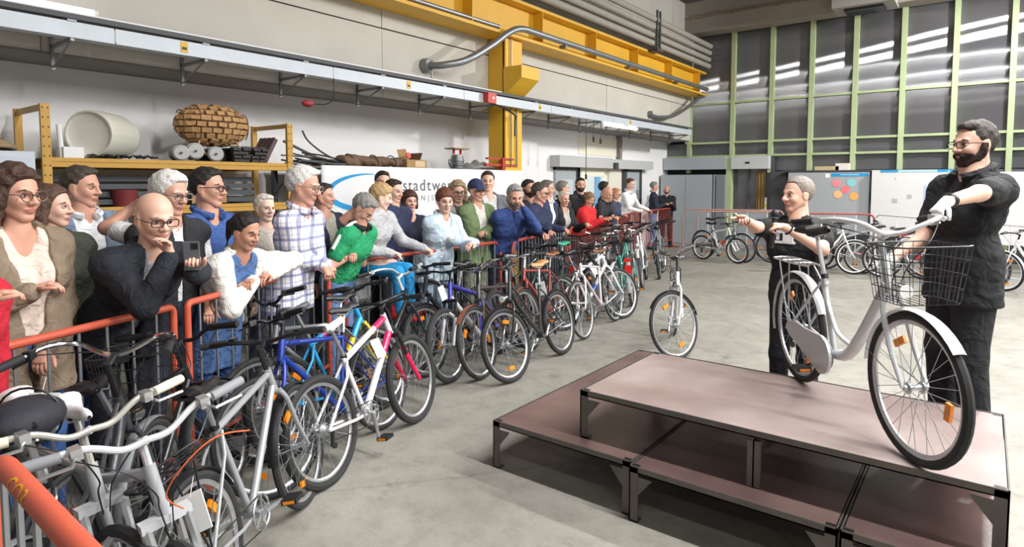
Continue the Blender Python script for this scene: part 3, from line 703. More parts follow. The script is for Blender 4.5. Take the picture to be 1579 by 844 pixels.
for k in range(16):
    y0, z0 = 4.42 + rng.uniform(-.05, .1), TZ + .03 + rng.uniform(0, .16)
    y1, z1 = 5.15 + rng.uniform(-.15, .15), TZ + .02 + rng.uniform(0, .06)
    x = -7.1 + k * .033
    t = thing('metal_rod', 'dark thin metal rod in the loose heap right of the rack', 'rod', (0, 0, 0), 0, 'loose rods beside the rack')
    part('rod', MB().tube(curve_pts([(x, y0, z0), (x + rng.uniform(-.05, .05), (y0 + y1) / 2, (z0 + z1) / 2 + rng.uniform(-.03, .03)), (x, y1, z1)], 3), .011, 6), M_steel if k % 2 else M_dkmetal, t)
tag(part('bent_rod', MB().tube(curve_pts([(-6.9, 4.62, 2.45), (-6.88, 4.68, 2.33), (-6.86, 4.85, 2.2), (-6.84, 5.0, 2.12)], 4), .013, 6), M_dkmetal), 'bent dark bar sticking up from the heap of rods', 'rod')
tag(part('grey_bar', MB().tube([(-6.85, 4.32, 2.3), (-6.82, 4.9, 2.06)], .018, 6), M_steel), 'grey bar slanting down from the right upright of the rack', 'rod')
# rolled tarpaulin
tp = thing('rolled_tarpaulin', 'rolled brown tarpaulin tied up on top of the shelving over the banner', 'tarpaulin', (-6.85, 5.1, TZ))
M_tarp = mat('brown_tarp', '7C6350', 0.8, 0, 5, 0.3, 0.3, 9)
tpm = MB()
def tf(u, v):
    y = u * 1.15; a = 2 * math.pi * v
    r_ = .085 + .012 * math.sin(y * 16 + a * 2) + .008 * math.sin(y * 37 + a * 3)
    r_ *= (1 - .25 * u); r_ *= min(1, .3 + 20 * min(u, 1 - u))
    return (r_ * math.cos(a) * 1.3, y, .085 + r_ * math.sin(a))
tpm.grid(tf, 60, 18); part('roll', tpm, M_tarp, tp)
for y in (.2, .62, .95): part('tie_cord', MB().ring((0, y, .083), (.0, 1, .25), .1, .008, 20, 5, 1), mat('tarp_cord', '4B3B30', 0.8), tp)
cx_ = thing('cardboard_box', 'open cardboard box with a red round sticker on top of the shelving', 'box', (-6.85, 6.42, TZ))
part('box_body', MB().box2((-.14, -.2, 0), (.14, .2, .13)), M_card, cx_, False)
part('flap', MB().box((-.02, -.13, .19), (.2, .14, .012), Matrix.Rotation(R(70), 3, 'Y') @ Matrix.Rotation(R(15), 3, 'X')), M_card, cx_, False)
part('flap', MB().box((.0, .1, .18), (.25, .012, .12), Matrix.Rotation(R(-25), 3, 'X')), mat('inner_card', '6E4F36', 0.9), cx_, False)
part('pale_panel', MB().box((.143, .06, .07), (.006, .2, .09)), mat('pale_card', 'D8C29B', 0.8), cx_, False)
part('red_sticker', MB().cyl((.1, -.14, .19), (.115, -.14, .195), .045, 12), mat('sticker_red', 'E0584A', 0.6), cx_)
mt = thing('machine_part', 'grey ribbed machine part with a flat wooden lid on top of the shelving', 'machine', (-6.85, 7.45, TZ))
part('ribbed_body', lathe_x([(0, .001), (0, .12), (.02, .13), (.03, .11), (.06, .11), (.07, .13), (.09, .13), (.1, .11), (.13, .11), (.14, .12), (.2, .1), (.24, .09), (.25, .001)]), M_steel, mt)
mt.children[0].rotation_euler = (0, R(-90), 0)
part('lid', MB().box((0, 0, .34), (.22, .36, .02)), mat('lid_wood', '9B7B5A', 0.8), mt, False)
for s in (-.08, .08): part('bolt', MB().cyl((0, s, .25), (0, s, .33), .02, 8), M_redrefl, mt)
part('side_hook', MB().tube(curve_pts([(0, -.12, .05), (.05, -.22, .06), (.06, -.25, .13), (.03, -.2, .15)], 4), .02, 7), M_steel, mt)
bg = thing('grey_sack', 'pale grey folded sheet piled on the shelving beside the yellow column', 'sack', (-6.85, 7.93, TZ))
part('folded_sheet', MB().grid(lambda u, v: ((v - .5) * .5, (u - .5) * .6, .012 + .17 * max(0, math.sin(math.pi * u)) ** .8 * (.8 + .2 * math.sin(u * 21 + v * 9)) * max(0, math.sin(math.pi * v)) ** .6), 26, 10), mat('sheet_grey', 'B5B6B3', 0.7, 0, 20, 0.3, 0.3, 30), bg)

# ================================================================== BICYCLES
WM = {}
def wheel_meshes(Rw, tr, rim_m, deep):
    key = (Rw, tr, rim_m.name, deep)
    if key in WM: return WM[key]
    rr = Rw - tr * 2 + .004
    tyre = MB().ring((0, 0, 0), (0, 1, 0), Rw - tr, tr, 44, 8).mesh('tyre', M_rubber)
    rim = MB()
    n = 44; prof = [(-.011, 0), (.011, 0), (.011, -deep * .5), (.004, -deep), (-.004, -deep), (-.011, -deep * .5)]
    vs = []; fs = []
    for i in range(n):
        a = 2 * math.pi * i / n
        for (py, pr_) in prof: vs.append(((rr + pr_) * math.cos(a), py, (rr + pr_) * math.sin(a)))
    k = len(prof)
    for i in range(n):
        for j in range(k):
            fs.append((i * k + j, i * k + (j + 1) % k, ((i + 1) % n) * k + (j + 1) % k, ((i + 1) % n) * k + j))
    rim.add(vs, fs)
    rim = rim.mesh('rim', rim_m)
    hub = MB().cyl((0, -.05, 0), (0, .05, 0), .014, 10).cyl((0, -.034, 0), (0, -.028, 0), .026, 10).cyl((0, .028, 0), (0, .034, 0), .026, 10).mesh('hub', M_alu)
    sp = MB()
    for i in range(28):
        s = 1 if i % 2 else -1; a = 2 * math.pi * i / 28; b = a + (.55 if (i // 2) % 2 else -.55)
        sp.tube([(.024 * math.cos(b), s * .03, .024 * math.sin(b)), ((rr - deep) * math.cos(a), s * .004, (rr - deep) * math.sin(a))], .0017, 3, caps=False)
    sp = sp.mesh('spokes', M_galv)
    WM[key] = (tyre, rim, hub, sp); return WM[key]
def rib(fn, hw, n, m, th=.003):
    mb = MB()
    def g(u, v):
        x, z_, nx, nz = fn(u); s = (v - .5) * 2; drop = -.35 * hw * s * s
        return (x + nx * drop, s * hw, z_ + nz * drop)
    mb.grid(g, n, 4); return mb
SADDLE = {}
def saddle_mesh(kind, m):
    key = (kind, m.name)
    if key in SADDLE: return SADDLE[key]
    mb = MB(); wide = {'sport': .07, 'city': .105, 'brown': .1}[kind]; Ln = .27 if kind == 'sport' else .25
    def f(u, v):
        x = .14 - u * Ln; wv = .018 + (wide - .018) * (max(0, u - .25) / .75) ** 1.4 if u > .25 else .018 + .004 * u
        wv *= min(1, (1.02 - u) * 12) * min(1, .4 + u * 8)
        a = math.pi * 2 * v; s = math.sin(a); c = math.cos(a)
        zt = .012 * math.cos(u * 4.5) + (.016 if u > .7 else 0)
        return (x, wv * c, zt + (.028 + .012 * u) * (s if s > 0 else s * .55) * min(1, (1.02 - u) * 9) * min(1, .4 + u * 8))
    mb.grid(f, 14, 14); SADDLE[key] = mb.mesh('saddle', m); return SADDLE[key]
def paint(c): return mat('bike_paint', c, 0.3, 0.15, coat=0.4)
def bike(rear, front, lean, label, col, fr='diamond', col2=None, Rw=.335, tr=.021, wb=None, steer=0, fork='rigid', bars='flat', grip='17181A', bar_c=None,
         saddle='sport', sad_c='1B1B1D', mud=None, rack=False, basket=None, lamp=False, tg=None, rim='C3C5C8', guard=None, refl=True, redback=False, sh=.93, bh=1.0, fcol=None, scale=1.0, z0=0.0, crank_a=-.9, stickers=None, cat='bicycle', group='second hand bicycles for auction', tagpos=None, bigfork=False):
    rx, ry = rear; fx, fy = front
    yaw = math.atan2(fy - ry, fx - rx); L0 = math.hypot(fx - rx, fy - ry)
    wb = wb or 1.06
    root = thing('bicycle', label, cat, (0, 0, 0), 0, group)
    # keep the middle of the requested wheel contacts
    mx, my = (rx + fx) / 2, (ry + fy) / 2
    root.location = (mx - math.cos(yaw) * wb / 2 * scale, my - math.sin(yaw) * wb / 2 * scale, z0)
    root.rotation_euler = (R(lean), 0, yaw); root.scale = (scale,) * 3
    Mf = paint(col); Mf2 = paint(col2) if col2 else Mf; Mfk = paint(fcol) if fcol else Mf
    Mr = {'C3C5C8': M_alu, '17181A': M_blacksat}.get(rim, mat('painted_rim', rim, .35))
    bb = Vector((.435, 0, .285)); ra = Vector((0, 0, Rw)); fa = Vector((wb, 0, Rw))
    u = Vector((-math.cos(R(71)), 0, math.sin(R(71)))); ax0 = Vector((wb - .045, 0, Rw))
    crown = ax0 + u * (Rw + .055); htb = crown + u * .015; htt = htb + u * (.13 if fr in ('diamond', 'road') else .17)
    su = Vector((-math.cos(R(73)), 0, math.sin(R(73))))
    stl = .50 if fr in ('diamond', 'road', 'step', 'mixte') else .42
    sc = bb + su * stl
    sadp = bb + su * ((sh - bb.z) / su.z)
    # ---- frame
    fm = MB(); dt = .019
    if fr in ('diamond', 'road', 'mtb', 'kids'):
        r1 = {'diamond': .0165, 'road': .0145, 'mtb': .021, 'kids': .021}[fr]
        fm.cyl(sc + su * -.02, htt - u * .03, r1, 10)
        fm.cur = 1 if col2 else 0
        fm.cyl(bb, htb + u * .03, r1 * 1.15, 10); fm.cur = 0
    elif fr == 'step':
        fm.tube(curve_pts([htt - u * .07, htt - u * .07 + Vector((-.10, 0, -.17)), bb + Vector((.12, 0, .14)), bb + Vector((-.0, 0, .03))], 6), .023, 10)
        fm.tube(curve_pts([htt - u * .02, htt + Vector((-.10, 0, -.12)), bb + Vector((.10, 0, .24)), bb + su * .22], 6), .011, 8)
    elif fr == 'city':
        fm.tube(curve_pts([htb + u * .05, htb + u * .03 + Vector((-.12, 0, -.14)), bb + Vector((.16, 0, .05)), bb + Vector((.0, 0, .0))], 6), [.03] * 10 + [.033] * 9, 12, flat=.8)
        fm.tube(curve_pts([bb + Vector((.17, 0, .09)), bb + Vector((.02, 0, .13)), bb + su * .30], 6), .012, 8)
    elif fr == 'mixte':
        for s in (-1, 1):
            fm.tube([htt - u * .03 + Vector((0, s * .012, 0)), bb + su * .28 + Vector((0, s * .022, 0)), ra + Vector((0, s * .058, .01))], .009, 7)
        fm.cyl(bb, htb + u * .03, .017, 10)
    fm.cyl(bb - su * .0, sc, .0155, 10)
    fm.cyl(htb - u * .005, htt, .021, 10)
    fm.cyl(bb + Vector((0, -.035, 0)), bb + Vector((0, .035, 0)), .023, 12)
    rs = .0085 if fr not in ('mtb', 'kids') else .0105
    for s in (-1, 1):
        o_ = Vector((0, s * .06, 0))
        fm.tube([bb + Vector((-.03, s * .028, 0)), bb + Vector((-.16, s * .045, .01)), ra + o_], rs, 7)
        fm.tube([sc - su * .03 + Vector((0, s * .018, 0)), sc - su * .1 + Vector((-.08, s * .045, -.02)), ra + o_], rs * .9, 7)
    fo_ = part('frame', fm, [Mf, Mf2] if col2 else Mf, root)
    if stickers:
        sm = MB(); d = (htb + u * .03 - bb)
        for (t0, t1, _c) in stickers: pass
        for i, (t0, t1, c_) in enumerate(stickers):
            part('colour_band', MB().cyl(bb + d * t0, bb + d * t1, .0262, 12), paint(c_), fo_)
            if fr in ('mtb', 'diamond'):
                e_ = (htt - u * .03) - (sc - su * .02)
                part('colour_band', MB().cyl(sc - su * .02 + e_ * t0, sc - su * .02 + e_ * t1, .0225, 12), paint(c_), fo_)
    # ---- steering matrix
    Ms = Matrix.Translation(crown) @ Matrix.Rotation(R(steer), 4, u) @ Matrix.Translation(-crown)
    def spart(name, mb, m, smooth=True):
        o = part(name, mb, m, root, smooth); o.matrix_local = Ms; return o
    # ---- fork
    fk = MB()
    if fork == 'rigid':
        for s in (-1, 1): fk.tube(curve_pts([crown + Vector((0, s * .03, 0)), crown - u * .06 + Vector((0, s * .05, 0)), ax0 + u * .16 + Vector((.008, s * .054, 0)), fa + Vector((0, s * .055, 0))], 4), [.013] * 8 + [.012, .011, .010, .009, .008], 8)
        fk.cyl(crown + Vector((0, -.035, 0)), crown + Vector((0, .035, 0)), .017, 8)
        fko = spart('fork', fk, Mfk)
    else:
        q = 1.25 if bigfork else 1
        for s in (-1, 1): fk.cyl(crown - u * .16 + Vector((.0, s * .062, 0)), fa + u * -.01 + Vector((0, s * .062, 0)), .02 * q, 10, .016 * q)
        fk.tube([crown - u * .14 + Vector((.03, -.06, 0)), crown - u * .09 + Vector((.035, 0, 0)), crown - u * .14 + Vector((.03, .06, 0))], .014, 8)
        fko = spart('fork', fk, Mfk)
        st = MB()
        for s in (-1, 1): st.cyl(crown + Vector((0, s * .062, 0)), crown - u * .18 + Vector((0, s * .062, 0)), .014 * q, 8)
        o2 = part('stanchions', st, M_blacksat if not bigfork else M_alu, fko)
        cr = MB().box(crown + u * .005, (.04, .155, .03)); part('fork_crown', cr, Mfk if bigfork else M_blacksat, fko, False)
    # ---- wheels
    for nm, pos, mtx in (('rear_wheel', ra, Matrix.Translation(ra)), ('front_wheel', fa, Ms @ Matrix.Translation(fa))):
        ty, rm, hb_, sp_ = wheel_meshes(Rw, tr, Mr, .02)
        wo = obj(nm, rm, root); wo.matrix_local = mtx @ Matrix.Rotation(rng.uniform(0, 6), 4, 'Y')
        obj('tyre', ty, wo); obj('hub', hb_, wo); so = obj('spokes', sp_, wo); so['kind'] = 'stuff'
        if refl and rng.rand() < .6:
            for a in (rng.uniform(0, 1.5), rng.uniform(3, 4.6)):
                part('reflector', MB().box((.62 * Rw * math.cos(a), .0, .62 * Rw * math.sin(a)), (.075, .014, .032), Matrix.Rotation(-a + 1.57, 3, 'Y')), M_orange, wo, False)
    # ---- drivetrain
    sdx = -1
    cs = MB(); cs.ring(bb + Vector((0, sdx * .05, 0)), (0, 1, 0), .078, .006, 24, 5, .5); cs.ring(bb + Vector((0, sdx * .042, 0)), (0, 1, 0), .058, .005, 20, 5, .5)
    for i in range(5):
        a = i * 1.2566; cs.box(bb + Vector((.04 * math.cos(a), sdx * .05, .04 * math.sin(a))), (.075, .005, .014), Matrix.Rotation(-a, 3, 'Y'))
    cs.cyl(bb + Vector((0, -.068, 0)), bb + Vector((0, .068, 0)), .012, 8)
    co = part('crankset', cs, M_alu if rng.rand() < .6 else M_steel, root)
    for s, a in ((-1, crank_a), (1, crank_a + math.pi)):
        e = bb + Vector((.165 * math.cos(a), s * .075, .165 * math.sin(a)))
        ca = part('crank_arm', MB().tube([bb + Vector((0, s * .066, 0)), e], [.014, .010], 8), M_alu, co)
        pm = MB().box(e + Vector((0, s * .05, 0)), (.085, .075, .022)); pd = part('pedal', pm, M_black, root, False)
        for dx in (-.043, .043): part('pedal_reflector', MB().box(e + Vector((dx, s * .05, 0)), (.004, .055, .014)), M_orange, pd, False)
    ch = MB()
    ch.tube([bb + Vector((0, sdx * .05, .078)), ra + Vector((0, sdx * .045, .035))], .004, 4).tube([bb + Vector((0, sdx * .05, -.078)), ra + Vector((.02, sdx * .045, -.07))], .004, 4)
    part('chain', ch, M_dkmetal, root)
    cass = MB().cyl(ra + Vector((0, sdx * .028, 0)), ra + Vector((0, sdx * .05, 0)), .05, 16, .028)
    part('cassette', cass, M_steel, root)
    part('derailleur', MB().box(ra + Vector((.02, sdx * .055, -.055)), (.02, .012, .09), Matrix.Rotation(.3, 3, 'Y')).cyl(ra + Vector((.03, sdx * .06, -.1)), ra + Vector((.03, sdx * .045, -.1)), .018, 8), M_blacksat, root)
    if guard:
        gm = MB(); pts = []
        for i in range(17):
            a = R(95) - i * R(200) / 16; pts.append((bb.x + .105 * math.cos(a), bb.z + .105 * math.sin(a)))
        pts += [(.2, .255), (.05, .30), (.0, .335), (.03, .375), (.12, .40), (.26, .385)]
        gm.prism(pts, -.083, -.068, 'xz'); part('chain_guard', gm, paint(guard), root, False)
    # ---- saddle
    ssm = mat('saddle_cover', sad_c, .45, 0, 40, .15)
    so = obj('saddle', saddle_mesh(saddle, ssm), root, sadp + Vector((0, 0, .0))); so.rotation_euler = (0, R(rng.uniform(-4, 4)), 0)
    part('seat_post', MB().cyl((0, 0, -.02), -(sadp - sc) - su * .05, .0125, 8).tube([(.09, 0, -.005), (.02, .03, -.03), (-.08, .035, -.0)], .004, 5).tube([(.09, 0, -.005), (.02, -.03, -.03), (-.08, -.035, -.0)], .004, 5), M_alu, so)
    part('seat_clamp', MB().cyl(-(sadp - sc) - su * .012, -(sadp - sc) + su * .012, .02, 10), M_blacksat, so)
    # ---- handlebar
    hbm = paint(bar_c) if bar_c else (M_chrome if bars == 'swept' else M_blacksat)
    tip = htt + u * max(.03, (bh - htt.z - .03)); clamp = tip + Vector((.07, 0, .015))
    stem = MB().cyl(htt - u * .01, tip, .0135, 8).cyl(tip - u * .015, clamp, .014, 8)
    if bars == 'flat': hp = [(0, .30, .02), (-.02, .16, .02), (0, .05, .0), (0, 0, 0)]; gdir = Vector((-.03, .12, 0))
    elif bars == 'rise': hp = [(-.03, .31, .055), (-.01, .17, .05), (0, .07, .0), (0, 0, 0)]; gdir = Vector((-.03, .12, .004))
    elif bars == 'drop': hp = [(.02, .21, -.13), (.09, .21, -.1), (.1, .205, -.03), (.04, .2, .0), (0, .1, 0), (0, 0, 0)]; gdir = Vector((-.1, .0, -.01))
    else: hp = [(-.13, .28, .055), (-.02, .245, .07), (.045, .16, .055), (.02, .06, .01), (0, 0, 0)]; gdir = Vector((-.12, .03, -.012))
    full = [clamp + Vector(p) for p in hp] + [clamp + Vector((p[0], -p[1], p[2])) for p in reversed(hp[:-1])]
    ho = spart('handlebar', MB().tube(curve_pts(full, 5), .0112, 9), hbm)
    part('stem', stem, M_blacksat if not bar_c else hbm, ho)
    gm_ = mat('grip_rubber', grip, .7)
    for s in (-1, 1):
        e = clamp + Vector((hp[0][0], s * hp[0][1], hp[0][2])); gd = Vector((gdir.x, s * gdir.y, gdir.z))
        if bars != 'drop':
            q0 = e - gd * (.0 if bars == 'swept' else .75); q1 = q0 + gd
            part('grip', MB().tube([q0, q0 + gd * .5, q1], [.0165, .018, .0165], 10), gm_, ho)
        else: q0 = e; q1 = e + gd
        lv = MB(); cb_ = MB(); lv.tube([q0 - gd * .25 + Vector((.02, 0, -.01)), q0 - gd * .1 + Vector((.05, 0, -.02)), q0 + gd * .7 + Vector((.055, 0, -.025))], .006, 5).box(q0 - gd * .28, (.045, .03, .035))
        cb_.tube(curve_pts([q0 - gd * .2 + Vector((.04, 0, -.01)), clamp + Vector((.13, s * .1, -.02)), clamp + Vector((.09, s * .03, -.14)), htb + Vector((.04, s * .02, .05)), crown + Vector((.03, s * .01, -.02))], 5), .0028, 4)
        part('brake_lever', lv, M_alu if bar_c else M_blacksat, ho)
        part('cable', cb_, M_black, ho)
    # ---- extras
    if mud:
        Mm = paint(mud) if mud != 'black' else M_blacksat
        def arc(c, a0, a1, rad):
            return lambda t: (c.x + rad * math.cos(a0 + (a1 - a0) * t), c.z + rad * math.sin(a0 + (a1 - a0) * t), math.cos(a0 + (a1 - a0) * t), math.sin(a0 + (a1 - a0) * t))
        part('rear_mudguard', rib(arc(ra, R(25), R(195), Rw + .014), .027, 22, 4), Mm, root)
        spart('front_mudguard', rib(arc(fa, R(40), R(175), Rw + .014), .027, 18, 4), Mm)
        sm = MB()
        for s in (-1, 1): sm.tube([fa + Vector((0, s * .05, 0)), fa + Vector(((Rw + .01) * math.cos(R(165)), s * .02, (Rw + .01) * math.sin(R(165))))], .002, 4)
        spart('mudguard_stay', sm, M_galv)
    if rack:
        zt = Rw * 2 + .07; rk = MB()
        rk.tube(curve_pts([(.2, .035, zt), (.1, .055, zt), (-.2, .06, zt), (-.25, .03, zt), (-.25, -.03, zt), (-.2, -.06, zt), (.1, -.055, zt), (.2, -.035, zt)], 3), .0055, 6)
        for y in (-.025, 0, .025): rk.tube([(.15, y, zt), (-.24, y, zt)], .004, 5)
        for x in (.05, -.1): rk.tube([(x, -.057, zt), (x, .057, zt)], .004, 5)
        for s in (-1, 1):
            for x in (.0, -.14): rk.tube([ra + Vector((0, s * .065, .01)), (x, s * .057, zt)], .0045, 5)
        rk.tube([(.2, 0, zt), sc - su * .06 ], .005, 5)
        part('luggage_rack', rk, M_alu if rack == 'alu' else M_blacksat, root)
    if redback:
        part('rear_light', MB().box((-.27, 0, Rw * 2 + .03), (.03, .09, .05)), M_redrefl, root, False)
        if redback == 2: part('red_panel', MB().box((-.29, 0, Rw * 2 - .1), (.02, .09, .12)), M_redrefl, root, False)
    if basket:
        bk = MB(); c0 = clamp + Vector((.19, 0, -.27)); Z = .24
        if basket == 'rear': c0 = Vector((-.08, 0, Rw * 2 + .08))
        lx, ly = (.13, .165)
        def rect(z_, q): return [c0 + Vector((sx * lx * q, sy * ly * q, z_)) for sx, sy in ((1, 1), (1, -1), (-1, -1), (-1, 1))]
        for i, z_ in enumerate((0, .06, .12, .18, Z)):
            q = .8 + .2 * z_ / Z; pts = []
            rc = rect(z_, q)
            for k in range(4):
                a, b = rc[k], rc[(k + 1) % 4]; pts += [a.lerp(b, t) for t in (.12, .5, .88)]
            bk.tube(pts, .004 if i == 4 else .0022, 5 if i == 4 else 3, closed=True)
        lo, hi = rect(0, .8), rect(Z, 1.0)
        for k in range(4):
            nn = 9 if k % 2 else 7
            for j in range(1, nn): bk.tube([lo[k].lerp(lo[(k + 1) % 4], j / nn), hi[k].lerp(hi[(k + 1) % 4], j / nn)], .0017, 3, caps=False)
        for j in range(1, 8):
            bk.tube([lo[0].lerp(lo[1], j / 8), lo[3].lerp(lo[2], j / 8)], .0017, 3, caps=False)
        (part if basket == 'rear' else spart)(*(('basket', bk, M_blacksat, root) if basket == 'rear' else ('basket', bk, M_blacksat)))
    if lamp:
        lm = MB().cyl(crown + Vector((.03, 0, .05)), crown + Vector((.10, 0, .04)), .022, 12, .034)
        lo_ = spart('headlamp', lm, M_blacksat if lamp == 1 else M_chrome)
        part('lens', MB().cyl(crown + Vector((.10, 0, .04)), crown + Vector((.106, 0, .04)), .031, 12), mat('lamp_lens', 'E4E6E4', .15), lo_)
    if tg:
        p_ = Vector(tagpos) if tagpos else clamp + Vector((-.02, .1, -.1))
        mtx = Matrix.Rotation(R(rng.uniform(-35, 35)), 3, 'X') @ Matrix.Rotation(R(rng.uniform(-25, 25)), 3, 'Y')
        to = part('price_tag', MB().box(p_, (.10, .003, .13) if tg == 1 else (.004, .11, .14), mtx), M_paper, root, False)
        part('tag_string', MB().tube([p_ + Vector((0, 0, .06)), p_ + Vector((.01, -.02, .13))], .0015, 4), M_white, to)
    return root

# ---------------- placing the bicycles
# pile at the lower left
A1 = bike((-2.98, .92), (-1.92, .95), 7, 'nearest bicycle at the lower left, with a white riser bar and silver suspension fork', 'A3A6AA', 'mtb', fork='susp', bigfork=True, fcol='C9CBCF', bars='rise', bar_c='C9CBCE', grip='8B8D92', sad_c='E6E6E6', bh=1.0, refl=False, steer=-6)
bike((-3.24, .80), (-2.18, .83), 5, 'silver bicycle with cream grips in the lower left pile', 'A9ABAE', 'diamond', bars='rise', bar_c='A5A29A', grip='D8D2BE', fork='susp', fcol='B9BBBE', bigfork=True, bh=.99, sad_c='EDEDED', steer=4)
A3 = bike((-2.32, .52), (-3.05, 1.22), -4, 'city bicycle with chrome swept bars and a black wire basket at the left barrier', '3A3D42', 'step', bars='swept', grip='202124', basket='front', saddle='city', sad_c='1E2026', mud='8C8F93', bh=1.08, sh=1.0, lamp=2, tg=2, tagpos=(.56, .14, .93))
bike((-2.33, 1.12), (-2.95, 1.97), -9, 'white bicycle with black luggage rack, white tag and amber pedals in the lower left pile', '9DA0A3', 'diamond', bars='flat', grip='2A2B2E', rack='black', mud='black', tg=2, tagpos=(-.16, -.12, .6), bh=1.0, crank_a=-.2)
bike((-2.80, .88), (-3.38, 1.72), -8, 'black bicycle squeezed between the wire basket bicycle and the left barrier', '1D1E21', 'diamond', fork='susp', fcol='2A2B2E', bars='rise', mud='black', bh=.98, refl=False)
part('orange_cable', MB().tube(curve_pts([(1.02, .25, .93), (1.06, .12, .98), (1.04, .02, .93), (1.0, -.03, .84), (.98, .02, .76)], 6), .0026, 5), mat('orange_cable', 'D8653C', .5), A1)
sc_ = [c for c in A3.children if c.name.startswith('saddle')][0]
part('saddle_cover', MB().sphere((-.0, 0, .015), .1, 18, 12, (1.45, 1.08, .72)), mat('navy_cover', '25272F', .75, 0, 18, .2, .4), sc_)
part('cover_seam', MB().ring((.03, 0, .015), (1, 0, .15), .1, .004, 22, 5, 1), M_black, sc_)
# second cluster
bike((-3.00, 2.12), (-3.33, 3.22), -11, 'white mountain bike with pink head tube and red fork in the second cluster', 'E9E7E8', 'mtb', fork='susp', fcol='DE1F52', Rw=.33, tr=.027, sad_c='E4E4E2', bars='flat', stickers=[(.72, .98, 'DB2A66')], tg=1, tagpos=(.66, -.03, .66), sh=.9, bh=.95, refl=False, crank_a=-1.6)
bike((-3.42, 2.95), (-3.15, 1.92), 12, 'bright blue bicycle facing the viewer beside the white and pink mountain bike', '1F3E9E', 'diamond', fork='rigid', bars='flat', sad_c='2A2A2D', Rw=.345, tr=.018, sh=.92, steer=-14)
bike((-3.52, 2.25), (-3.75, 3.30), -13, 'rainbow painted bicycle in cyan, pink and yellow behind the blue one', '2FA2DC', 'mtb', stickers=[(.22, .45, 'D83C8E'), (.46, .72, 'F2D13A')], bars='flat', sad_c='5A5C60', fcol='E8C93A', tr=.026)
bike((-3.72, 3.2), (-3.6, 2.12), 14, 'grey bicycle with silver fork leaning on the barrier before the young woman', '707378', 'diamond', fork='susp', fcol='C4C6CA', bars='rise', lamp=1, sad_c='222326', bh=1.02)
bike((-3.88, 2.95), (-4.02, 4.0), -10, 'dark bicycle with white raised bars near the red shoes of the boy', '2E3034', 'diamond', bars='swept', bar_c='E4E4E4', grip='1C1D1F', mud='black')
# third cluster
bike((-4.32, 5.08), (-4.2, 4.02), 6, 'black mountain bike with knobby tyres closest to the barrier in the third cluster', '25262A', 'mtb', tr=.028, bars='flat', fork='susp', fcol='2A2B2F', sad_c='1E1E20')
bike((-3.98, 5.05), (-3.74, 4.0), 11, 'violet and white bicycle with white tag and red front reflector', '3A35A0', 'mtb', col2='D9D9DE', fork='susp', fcol='D6D7DB', bars='flat', tg=1, tagpos=(.99, 0, .8), tr=.026)
bike((-3.78, 5.3), (-3.58, 4.24), 13, 'old bicycle with rusty mudguards left of the black step-through bicycle', '4A4340', 'diamond', mud='8E5238', bars='swept', sad_c='2A2420', saddle='city')
bike((-3.44, 5.40), (-3.31, 4.32), 12, 'black step-through bicycle with a tan saddle and chrome headlamp', '2B2C2F', 'step', mud='black', bars='swept', saddle='brown', sad_c='C08A55', lamp=2, tg=2, tagpos=(.15, -.06, .72), Rw=.335, tr=.024, bh=1.05, sh=.97, steer=-8)
bike((-4.02, 6.4), (-3.95, 5.35), 9, 'white bar bicycle with a brown saddle behind the black step-through one', '8D3A33', 'diamond', bars='flat', bar_c='E6E6E6', saddle='brown', sad_c='7B4A2C', redback=1)
bike((-3.74, 7.12), (-3.58, 6.06), 12, 'silver and pale pink racing bicycle with thin tyres', 'C9BFC2', 'road', bars='drop', tr=.014, Rw=.34, fcol='D8C4C8', sad_c='6B4632', saddle='brown', refl=False)
bike((-3.98, 6.25), (-3.72, 7.28), -14, 'white bicycle with white tag and blue sticker on its frame tube', 'E6E7E8', 'mtb', stickers=[(.3, .45, '2E62B8')], bars='flat', tg=1, tagpos=(.62, -.03, .68), sad_c='1B1B1D', refl=False, rim='C3C5C8')
bike((-4.22, 8.05), (-4.02, 7.0), 9, 'black bicycle with a front wire basket and white bar bag plate', '222326', 'step', basket='front', bars='swept', mud='black', saddle='city', tg=1)
bike((-4.02, 7.75), (-4.28, 8.78), -9, 'teal and white bicycle beside the one with the red rear panel', '5FB8A4', 'mixte', bars='swept', saddle='city', mud='D5D7D8')
bike((-4.03, 8.12), (-4.45, 9.09), -5, 'bicycle with a red rear light and red panel over its rear wheel', '5A5D62', 'step', mud='B9BBBE', rack='black', redback=2, bars='swept', saddle='city')
bike((-4.92, 10.5), (-4.53, 9.52), 8, 'white bicycle with chrome bars at the far end of the row', 'DCDDDD', 'step', mud='D8D9DA', bars='swept', saddle='city', lamp=1)
bike((-4.6, 9.3), (-4.95, 10.3), -8, 'dark red bicycle behind the white one at the far end of the row', '6E2A2C', 'diamond', bars='flat')
bike((-5.45, 12.45), (-5.05, 11.5), 9, 'last bicycle of the row, black with white tag and thin wheel turned out', '2A2C30', 'diamond', bars='flat', tg=2, tagpos=(.8, -.08, .6), steer=-18)
